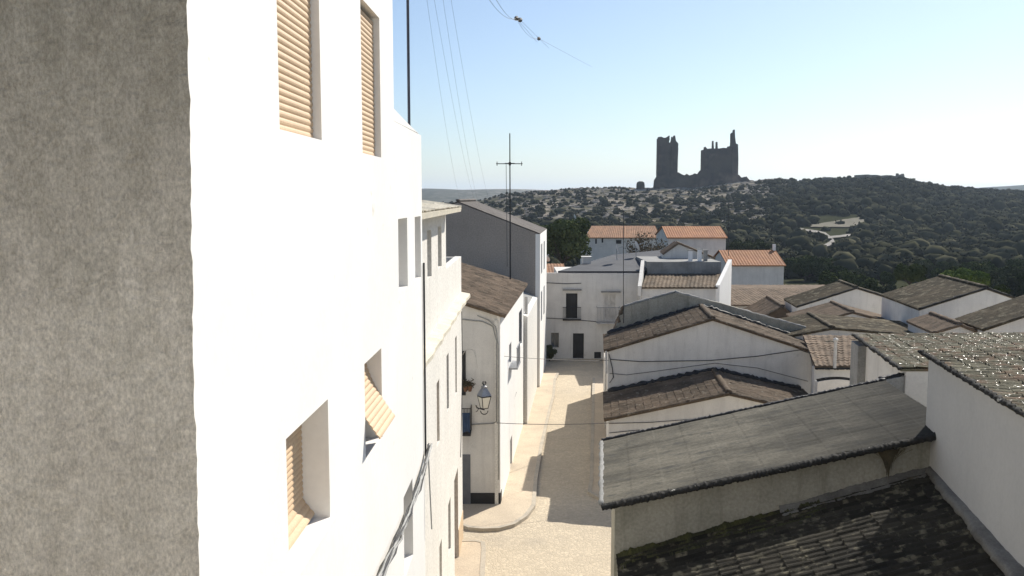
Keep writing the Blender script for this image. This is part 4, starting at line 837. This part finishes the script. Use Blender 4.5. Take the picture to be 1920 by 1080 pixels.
# ---------------------------------------------------------------- vegetation
def leaf_mesh(name, blobs, n, size, mat, seed, trunk=None):
    rs = np.random.RandomState(seed); P_ = []; V_ = []
    wts = np.array([b[3] ** 2 for b in blobs]); wts = wts / wts.sum()
    ks = rs.choice(len(blobs), n, p=wts); B_ = np.array(blobs)[ks]
    d = rs.normal(size=(n, 3)); d /= np.linalg.norm(d, axis=1)[:, None]; rr = .62 + .42 * rs.rand(n) ** .6
    c = B_[:, :3] + d * (rr * B_[:, 3])[:, None] * np.array([1, 1, .85])
    q = rs.normal(size=(n, 3)) * .6 + d; q = np.cross(q, rs.normal(size=(n, 3))); q /= np.linalg.norm(q, axis=1)[:, None]
    r_ = np.cross(q, d + rs.normal(size=(n, 3)) * .5); r_ /= np.linalg.norm(r_, axis=1)[:, None]
    s = size * (.6 + .8 * rs.rand(n))[:, None]
    v = np.stack([c - q * s, c + r_ * s * .6, c + q * s, c - r_ * s * .6], 1).reshape(-1, 3)
    me = bpy.data.meshes.new(name); me.vertices.add(4 * n); me.vertices.foreach_set('co', v.ravel()); me.loops.add(4 * n); me.loops.foreach_set('vertex_index', np.arange(4 * n)); me.polygons.add(n)
    me.polygons.foreach_set('loop_start', np.arange(n) * 4); me.polygons.foreach_set('loop_total', np.full(n, 4)); me.update(calc_edges=True)
    at = me.attributes.new('var', 'FLOAT', 'POINT'); bl = rs.rand(len(blobs)) * .5; at.data.foreach_set('value', np.repeat(bl[ks] + rs.rand(n) * .5, 4)); me.materials.append(mat)
    return me
def crown_blobs(rx, rz, n, seed, zc_):
    rn = random.Random(seed); out = []
    for i in range(n):
        a_ = rn.uniform(0, 2 * pi); r_ = rx * sqrt(rn.random()) * .7; zz = rn.uniform(-.6, .7) * rz * sqrt(1 - (r_ / rx) ** 2); out.append((r_ * cos(a_), r_ * sin(a_), zc_ + zz, rx * rn.uniform(.28, .45)))
    return out
def trunk_mesh(h, r, crown_r, seed):
    rn = random.Random(seed); mb = MB(); mb.tube([(0, 0, -.6), (.05, .02, h * .5), (0, .05, h)], r, 8, r * .55)
    for i in range(6): an = i * pi / 3 + rn.uniform(-.3, .3); mb.tube([(0, .04, h * .7), (cos(an) * crown_r * .35, sin(an) * crown_r * .35, h + crown_r * .25), (cos(an) * crown_r * .7, sin(an) * crown_r * .7, h + crown_r * .7)], r * .4, 5, r * .1)
    me = bpy.data.meshes.new('trunk'); me.from_pydata(mb.v, [], mb.f); me.materials.append(m_bark); return me
KINDS = {}
def tree_kind(key, mat, rx, rz, trunk_h, n, size, nb, seed):
    KINDS[key] = (leaf_mesh('crown', crown_blobs(rx, rz, nb, seed, trunk_h + rz * .7), n, size, mat, seed), trunk_mesh(trunk_h, rx * .09, rx, seed))
tree_kind('big', m_fb, 3.2, 2.9, 1.6, 9000, .17, 26, 1)
tree_kind('round', m_f1, 2.6, 2.2, 1.0, 3600, .2, 16, 2)
tree_kind('olive', m_f2, 2.4, 1.7, 1.0, 3000, .2, 14, 3)
tree_kind('fresh', m_f3, 2.2, 1.4, .5, 2600, .2, 12, 4)
tree_kind('bare', m_f4, 2.6, 1.9, 1.4, 1500, .12, 18, 5)
tree_kind('column', m_f1, .9, 2.0, .6, 2200, .14, 14, 6)
def tree(name, key, x, y, z, s, label, cat='tree', group=None, rz_=0.0, sz=1.0):
    t = thing(name, label, cat, (x, y, z), group); t.scale = (s, s, s * sz); t.rotation_euler = (0, 0, rz_)
    for nm, me in zip(('crown', 'trunk'), KINDS[key]):
        o = bpy.data.objects.new(nm, me); col.objects.link(o); o.parent = t
    return t
def tree_px(name, key, u, vbase_z, D, s, label, **k):
    x = (u - CX) / F * D; return tree(name, key, x, D, vbase_z if vbase_z is not None else ground_z(x, D), s, label, **k)
def tpx(name, key, u, vtop, D, s, label, hgt, **k):       # crown top at vtop
    zt = onY(u, vtop, D).z; x = onY(u, vtop, D).x; return tree(name, key, x, D, zt - hgt * s, s, label, **k)
# the big dark tree behind the far house
x, D = (1056 - CX) / F * 105, 105
tree('broad_tree', 'big', x, D, onY(1056, 407, D).z - 6.3 * 1.05 , 1.05, 'big rounded dark green tree behind the far white house', sz=1.0)
tree('broad_tree', 'big', x - 2.6, D + 3, onY(1030, 420, D).z - 6.3 * .8, .8, 'smaller dark tree merging with the left side of the big rounded tree')
tree_px('bare_tree', 'bare', 1205, onY(1205, 428, 98).z - 5.2, 98, 1.0, 'sparse reddish brown tree between two orange roofs')
tree_px('bare_tree', 'bare', 1238, onY(1238, 440, 90).z - 4.2, 90, .75, 'smaller bare brownish tree near the rooftop shed')
# edge trees below the hill, right side
rn = random.Random(77)
spec = []
for i in range(46):
    u = rn.uniform(1475, 1960); D = rn.uniform(108, 175); spec.append((u, D, rn.choice(('round', 'round', 'round', 'olive', 'olive')), rn.uniform(.55, 1.1)))
for u, D, key, s in spec:
    tree_px('scrub_tree', key, u, None, D, s, {'round': 'dark green round tree in the dense scrub below the castle hill', 'olive': 'greyish olive tree in the dense scrub below the castle hill'}[key], group={'round': 'dark trees at the foot of the hill', 'olive': 'olive trees at the foot of the hill'}[key], rz_=rn.uniform(0, 6), sz=rn.uniform(.85, 1.15))
for u, D, s, lb in ((1795, 86, .8, 'bright fresh green bush lit by the sun, left of two'), (1825, 88, .7, 'bright fresh green bush lit by the sun, right of two')):
    tpx('bright_bush', 'fresh', u, 503 if s > .75 else 508, D, s, lb, 3.0, cat='bush')
tpx('dark_bush', 'round', 1707, 497, 95, .62, 'dense dark globe shaped bush above the white gable', 4.0, cat='bush')
tpx('columnar_tree', 'column', 1882, 512, 62, .62, 'narrow dark columnar tree rising beside the right gable', 4.6)
tpx('columnar_tree', 'column', 1846, 493, 88, .8, 'dark upright tree behind the bright green bushes', 4.6)
# olive row on the left side of the orange shed
for i, (u, v, D) in enumerate(((1385, 452, 150), (1405, 455, 148), (1427, 452, 152))):
    tpx('olive_tree', 'olive', u, v, D, .8, ('first', 'second', 'third')[i] + ' pale olive tree from left behind the orange roofed shed', 3.6, group='olive trees behind the shed')
# potted shrub by the far house corner
tree('door_shrub', 'olive', onY(1030, 670, 67.2).x, 67.0, .0, .30, 'dark shrub against the street end house wall', cat='bush')
# weeds hanging on K's wall
mb = MB(); rn = random.Random(12); c0_ = onY(1662, 842, 16.9)
for _ in range(240):
    q0 = c0_ + Vector((rn.gauss(0, .16), -rn.uniform(.0, .1), rn.uniform(-.02, .05))); l = rn.uniform(.15, .62) * max(.3, 1 - abs(q0.x - c0_.x) / .35); q1 = Vector((c0_.x + (q0.x - c0_.x) * .35 + .03, q0.y, q0.z - l)); wv = Vector((.008, 0, 0)); mb.quad(q0 - wv, q0 + wv, q1 + wv * .3, q1 - wv * .3)
tag(mb.build('hanging_weed', m_dry), 'dark dry weed hanging from the mossy gutter down the stained wall', 'weed')
# hill scrub: one mass
def scrub_mass():
    rs = np.random.RandomState(5); import bmesh
    tpl = []
    for k in range(6):
        bm = bmesh.new(); bmesh.ops.create_icosphere(bm, subdivisions=2, radius=.62); v = np.array([tuple(x.co) for x in bm.verts]); f = np.array([[l.index for l in p.verts] for p in bm.faces]); bm.free()
        nrm_ = v / np.linalg.norm(v, axis=1)[:, None]; lob = 0
        for _ in range(7):
            d = rs.normal(size=3); d /= np.linalg.norm(d); lob = lob + .22 * np.clip(nrm_ @ d - .55, 0, 1) * 2
        v = nrm_ * (.50 + lob + rs.uniform(-.13, .13, len(v)))[:, None]; v[:, 2] = v[:, 2] * .8 + .35
        tpl.append((v, f))
    pos = []
    tries = 0
    while len(pos) < 14000 and tries < 70000:
        tries += 1
        D = 165 + (590 - 165) * rs.rand() ** .75; u = rs.uniform(700, 2350); x = (u - CX) / F * D
        if 1180 < u < 1420 and D > 552: continue
        # the winding road and the open field stay clear
        z = ground_z(x, D); v_ = HY + (CAMZ - z) / D * F
        if 1512 < u < 1645 and 404 < v_ < 437 and rs.rand() < .9: continue
        if 1485 < u < 1545 and 424 < v_ < 450 and rs.rand() < .85: continue
        if 1510 < u < 1585 and 470 < v_ < 492 and rs.rand() < .6: continue
        if 1530 < u < 1600 and 437 < v_ < 462: continue
        if 1480 < u < 1600 and 438 < v_ < 486 and abs(u - (1575 - abs(v_ - 456) * 2.2)) < 26: continue
        rocky = np.interp(u, [900, 1000, 1250, 1420, 1520], [.6, .72, .74, .62, .0]) * np.interp(D, [280, 380], [0.3, 1])
        if rs.rand() < rocky: continue
        s = (rs.uniform(.9, 2.5) if rs.rand() < .8 else rs.uniform(2.5, 4.2)) * (1.0 if D < 450 else .72) * (.72 if rocky > .4 else 1.0)
        if D > 540: s *= .7
        pos.append((x, D, z, s))
    V_ = []; F_ = []; A_ = []; n = 0
    for x, y, z, s in pos:
        v, f = tpl[rs.randint(6)]; an = rs.uniform(0, 2 * pi); ca, sa = cos(an), sin(an)
        w_ = np.stack([(v[:, 0] * ca - v[:, 1] * sa) * s * rs.uniform(.9, 1.4) + x, (v[:, 0] * sa + v[:, 1] * ca) * s + y, v[:, 2] * s * rs.uniform(.75, 1.2) + z], 1)
        V_.append(w_); F_.append(f + n); n += len(v); A_.append(np.clip(rs.rand() * .7 + rs.rand(len(v)) * .3, 0, 1))
    V_ = np.concatenate(V_); F_ = np.concatenate(F_); A_ = np.concatenate(A_)
    me = bpy.data.meshes.new('woodland'); me.vertices.add(len(V_)); me.vertices.foreach_set('co', V_.ravel()); me.loops.add(len(F_) * 3); me.loops.foreach_set('vertex_index', F_.ravel()); me.polygons.add(len(F_))
    me.polygons.foreach_set('loop_start', np.arange(len(F_)) * 3); me.polygons.foreach_set('loop_total', np.full(len(F_), 3)); me.update(calc_edges=True)
    at = me.attributes.new('var', 'FLOAT', 'POINT'); at.data.foreach_set('value', A_); me.materials.append(m_scrub)
    # loose leafy tufts round every bush
    nb = len(pos); K = 60; P_ = np.array(pos); c = np.repeat(P_, K, axis=0); m_ = len(c)
    d = rs.normal(size=(m_, 3)); d /= np.linalg.norm(d, axis=1)[:, None]; d[:, 2] = np.abs(d[:, 2]) * 1.1 - .1
    sz = c[:, 3:4]; ctr = c[:, :3] + d * sz * (.45 + .62 * rs.rand(m_, 1)); q = rs.normal(size=(m_, 3)); q /= np.linalg.norm(q, axis=1)[:, None]; r_ = np.cross(q, rs.normal(size=(m_, 3))); r_ /= np.linalg.norm(r_, axis=1)[:, None]
    ss = (.13 + .22 * rs.rand(m_, 1)) * (.6 + .45 * sz); vv = np.stack([ctr - q * ss, ctr + r_ * ss * .8, ctr + q * ss, ctr - r_ * ss * .7], 1).reshape(-1, 3)
    nv0 = len(V_); V_ = np.concatenate([V_, vv]); base = nv0 + 4 * np.arange(m_)[:, None]; F2 = np.concatenate([base + np.array([0, 1, 2]), base + np.array([0, 2, 3])]); F_ = np.concatenate([F_, F2])
    bv_ = np.repeat(rs.rand(nb) * .6, K); A_ = np.concatenate([A_, np.repeat(np.clip(bv_ + rs.rand(m_) * .4, 0, 1), 4)])
    me = bpy.data.meshes.new('woodland'); me.vertices.add(len(V_)); me.vertices.foreach_set('co', V_.ravel()); me.loops.add(len(F_) * 3); me.loops.foreach_set('vertex_index', F_.ravel()); me.polygons.add(len(F_))
    me.polygons.foreach_set('loop_start', np.arange(len(F_)) * 3); me.polygons.foreach_set('loop_total', np.full(len(F_), 3)); me.update(calc_edges=True)
    at = me.attributes.new('var', 'FLOAT', 'POINT'); at.data.foreach_set('value', A_); me.materials.append(m_scrub)
    o = bpy.data.objects.new('woodland', me); col.objects.link(o); tag(o, 'dark scrub and low woodland covering the castle hill', 'woodland', kind='stuff')
    # rocks
    V_ = []; F_ = []; n = 0
    for _ in range(1500):
        D = rs.uniform(330, 585); u = rs.uniform(930, 1480); x = (u - CX) / F * D
        v, f = tpl[rs.randint(6)]; s = rs.uniform(.5, 1.7); w_ = np.stack([v[:, 0] * s * rs.uniform(1, 2.6) + x, v[:, 1] * s + D, (v[:, 2] - .35) * s * .6 + ground_z(x, D)], 1); V_.append(w_); F_.append(f + n); n += len(v)
    V_ = np.concatenate(V_); F_ = np.concatenate(F_); me = bpy.data.meshes.new('rocks'); me.from_pydata(V_.tolist(), [], F_.tolist()); me.materials.append(m_rock)
    o = bpy.data.objects.new('rocks', me); col.objects.link(o); tag(o, 'pale limestone outcrops scattered over the left of the castle hill', 'rocks', kind='stuff')
scrub_mass()
# road and field on the hill, draped on the terrain
def hill_hit(u, v):
    r = ray(u, v)
    for D in np.arange(150, 590, 1.0):
        t_ = D / r.y; p = CAM + r * t_
        if p.z <= ground_z(p.x, p.y): return Vector((p.x, p.y, ground_z(p.x, p.y) + .35))
    return None
def drape(name, rows, mat, lift=.0):
    P_ = [[hill_hit(u, v) for u, v in r] for r in rows]; P_ = [r for r in P_ if all(q is not None for q in r)]
    vs = []; fs = []; n = len(P_[0])
    for r in P_: vs += [p + Z * lift for p in r]
    for i in range(len(P_) - 1):
        for j in range(n - 1): k = i * n + j; fs.append((k, k + 1, k + n + 1, k + n))
    o = MB().add(vs, fs).build(name, mat); o['kind'] = 'structure'; return o
m_track = M('pale_track', (.28, .26, .23), (.22, .2, .175), .3, .95); m_field = M('dry_field', (.165, .145, .10), (.11, .10, .065), .15, .95, spots=(.10, .10, .06), spot_scale=.35, spot_th=(.55, .65))
cl = [(1494, 431, 3), (1512, 434, 4), (1530, 437, 5), (1548, 441, 5), (1556, 448, 6), (1562, 453, 6), (1554, 460, 6), (1540, 466, 4), (1524, 474, 3)]
dense = []
for i in range(len(cl) - 1):
    for k in range(6): f = k / 6; dense.append(tuple(cl[i][j] * (1 - f) + cl[i + 1][j] * f for j in range(3)))
drape('track', [[(u, v - w_ * .5), (u + w_ * .5, v + w_ * .5)] for u, v, w_ in dense], m_track, .1)
drape('track', [[(u, v - 2), (u + 1, v + 2)] for u, v in [(1552 + 22 * i / 12, 449 - i / 12 * 2) for i in range(13)] + [(1574 + i * 6, 447 - i * .8) for i in range(1, 8)]], m_track, .3)
drape('field', [[(1524 + i * 6.2, 424 - i * .5 + 3), (1524 + i * 6.2 , 424 - i * .8 - 0)] for i in range(0)] or [[(u, 428), (u, max(409, 424 - (u - 1520) * .16))] for u in range(1520, 1622, 5)], m_field, .1)
# ---------------------------------------------------------------- castle
tc_ = thing('castle_ruin', 'dark ruined castle with two ragged towers on the hilltop', 'castle', (onY(1310, 348, 570).x, 570, 20))
def cast(name, pts, D, th_, lab=None, base=366):
    P_ = [onY(u, v, D) for u, v in pts]; zb = onY(1300, base, D).z
    mb = MB(); mb.prism([Vector((P_[0].x, D, zb))] + P_ + [Vector((P_[-1].x, D, zb))], (0, th_, 0)); o = mb.build(name, m_castle, tc_)
    if lab: o['label'] = lab
    return o
T1 = [(1230, 340), (1232, 330), (1234, 300), (1234.5, 257), (1240, 256), (1245, 258.5), (1250, 257.5), (1255, 254), (1256, 255), (1254.5, 262), (1254, 267), (1258, 267), (1259, 262), (1260, 256), (1262, 259), (1264, 254), (1266, 254), (1267.5, 264), (1272, 269), (1271, 290), (1270, 322), (1270, 340)]
T2 = [(1318, 345), (1320, 316), (1321, 290), (1321, 276), (1323, 275), (1326, 279), (1336, 278), (1336.6, 264), (1338, 264), (1338.8, 278.5), (1343, 278.5), (1343.6, 266), (1345.4, 266), (1346, 278.5), (1357, 277), (1370, 278.5), (1371, 265), (1371, 251), (1373, 248.5), (1375, 248), (1376, 243), (1378, 243), (1378.6, 258), (1380, 269), (1384, 270.5), (1384.5, 300), (1384, 327), (1386, 345)]
cast('tower', T1, 570, 3, 'slimmer left tower with notched top'); cast('tower_back', [(u, v + 7 + 3 * sin(u)) for u, v in T1[3:-2]], 580, 3)
for u0, u1, v0 in ((1234.5, 1240, 259), (1266, 1271, 270)): cast('tower_side', [(u0, v0), ((u0 + u1) / 2, v0 - 1), (u1, v0 + 2)], 573.02, 6.9)
cast('keep', T2, 572, 3, 'broader keep with spire-like remnants'); cast('keep_back', [(1324, 282), (1335, 280), (1350, 284), (1380, 281)], 588, 3)
for u0, u1, v0 in ((1322, 1329, 280), (1372, 1383, 273)): cast('keep_side', [(u0, v0), ((u0 + u1) / 2, v0 - 1), (u1, v0 + 2)], 575.02, 12.9)
for u0, u1, v0, v1 in ((1236, 1242, 262, 352), (1259, 1263, 268, 352)): cast('buttress', [(u0, v0 + 6), (u1, v0 + 8)], 568.6, 1.35)
for u0, u1, v0, v1 in ((1322, 1330, 288, 352), (1374, 1382, 276, 352)): cast('buttress', [(u0, v0), (u1, v0 + 3)], 570.4, 1.55)
rn = random.Random(2)
top_ = [(1226, 350), (1227, 338), (1231, 332)] + [(u, 329 + rn.uniform(-1.5, 1.5)) for u in range(1236, 1268, 4)] + [(1272, 323), (1277, 326), (1284, 329), (1288, 326), (1293, 329), (1300, 327), (1303, 325), (1308, 327), (1312, 321), (1318, 316), (1321, 318)] + [(u, 324 + rn.uniform(-2, 1)) for u in range(1326, 1380, 6)] + [(1386, 328), (1390, 333), (1400, 331), (1404, 336), (1412, 345)]
cast('curtain_wall', top_, 566, 2.4)
# battered tower base slopes
mb = MB()
def hut(u0, u1, v0, v1, D, lab, mat=m_castle, nm='ruin_hut', cat='ruin'):
    p, q_ = onY(u0, v1, D), onY(u1, v0, D); t = thing(nm, lab, cat, ((p.x + q_.x) / 2, D, p.z)); r = (q_.x - p.x) / 2; c = (p.x + q_.x) / 2; h = q_.z - p.z
    MB().lathe((c, D, p.z - 2), [(r, 0), (r, 2 + h * .5), (r * .85, 2 + h * .85), (r * .4, 2 + h), (.05, 2 + h)], 14).build('wall', mat, t); return t
hut(1193, 1209, 340, 353, 565, 'small dark rounded hut or tank left of the castle')
for u0, u1, v0, v1, lab in ((1606, 1650, 327, 334, 'long low pale ruin wall on the right crest of the hill'), (1652, 1682, 328, 335, 'low broken wall on the right crest beside the pale ruin'), (1684, 1696, 324, 338, 'pale broken tower stump on the right crest'), (1545, 1562, 331, 338, 'small grey ruin block on the crest right of the castle')):
    p, q_ = onY(u0, v1, 568), onY(u1, v0, 568); t = thing('crest_ruin', lab, 'ruin', (p.x, 568, p.z - 3)); n = 8
    MB().prism([Vector((p.x, 568, p.z - 4))] + [Vector((p.x + (q_.x - p.x) * i / n, 568, q_.z - rn.uniform(0, .5) * (q_.z - p.z) * .6)) for i in range(n + 1)] + [Vector((q_.x, 568, p.z - 4))], (0, 4, 0)).build('wall', m_rock, t)
# ---------------------------------------------------------------- haze
hz = bpy.data.materials.new('haze'); hz.use_nodes = True; N = hz.node_tree.nodes; N.remove(N['Principled BSDF']); pv = N.new('ShaderNodeVolumePrincipled')
pv.inputs['Color'].default_value = (.68, .82, 1.0, 1); pv.inputs['Density'].default_value = .00013; pv.inputs['Anisotropy'].default_value = .3
hz.node_tree.links.new(pv.outputs[0], N['Material Output'].inputs['Volume'])
HAZE = True
if HAZE:
    o = MB().box(-9500, 9500, -9500, 9500, -60, 140).build('haze', hz); tag(o, 'thin blue air haze over the valley', 'haze', kind='stuff')
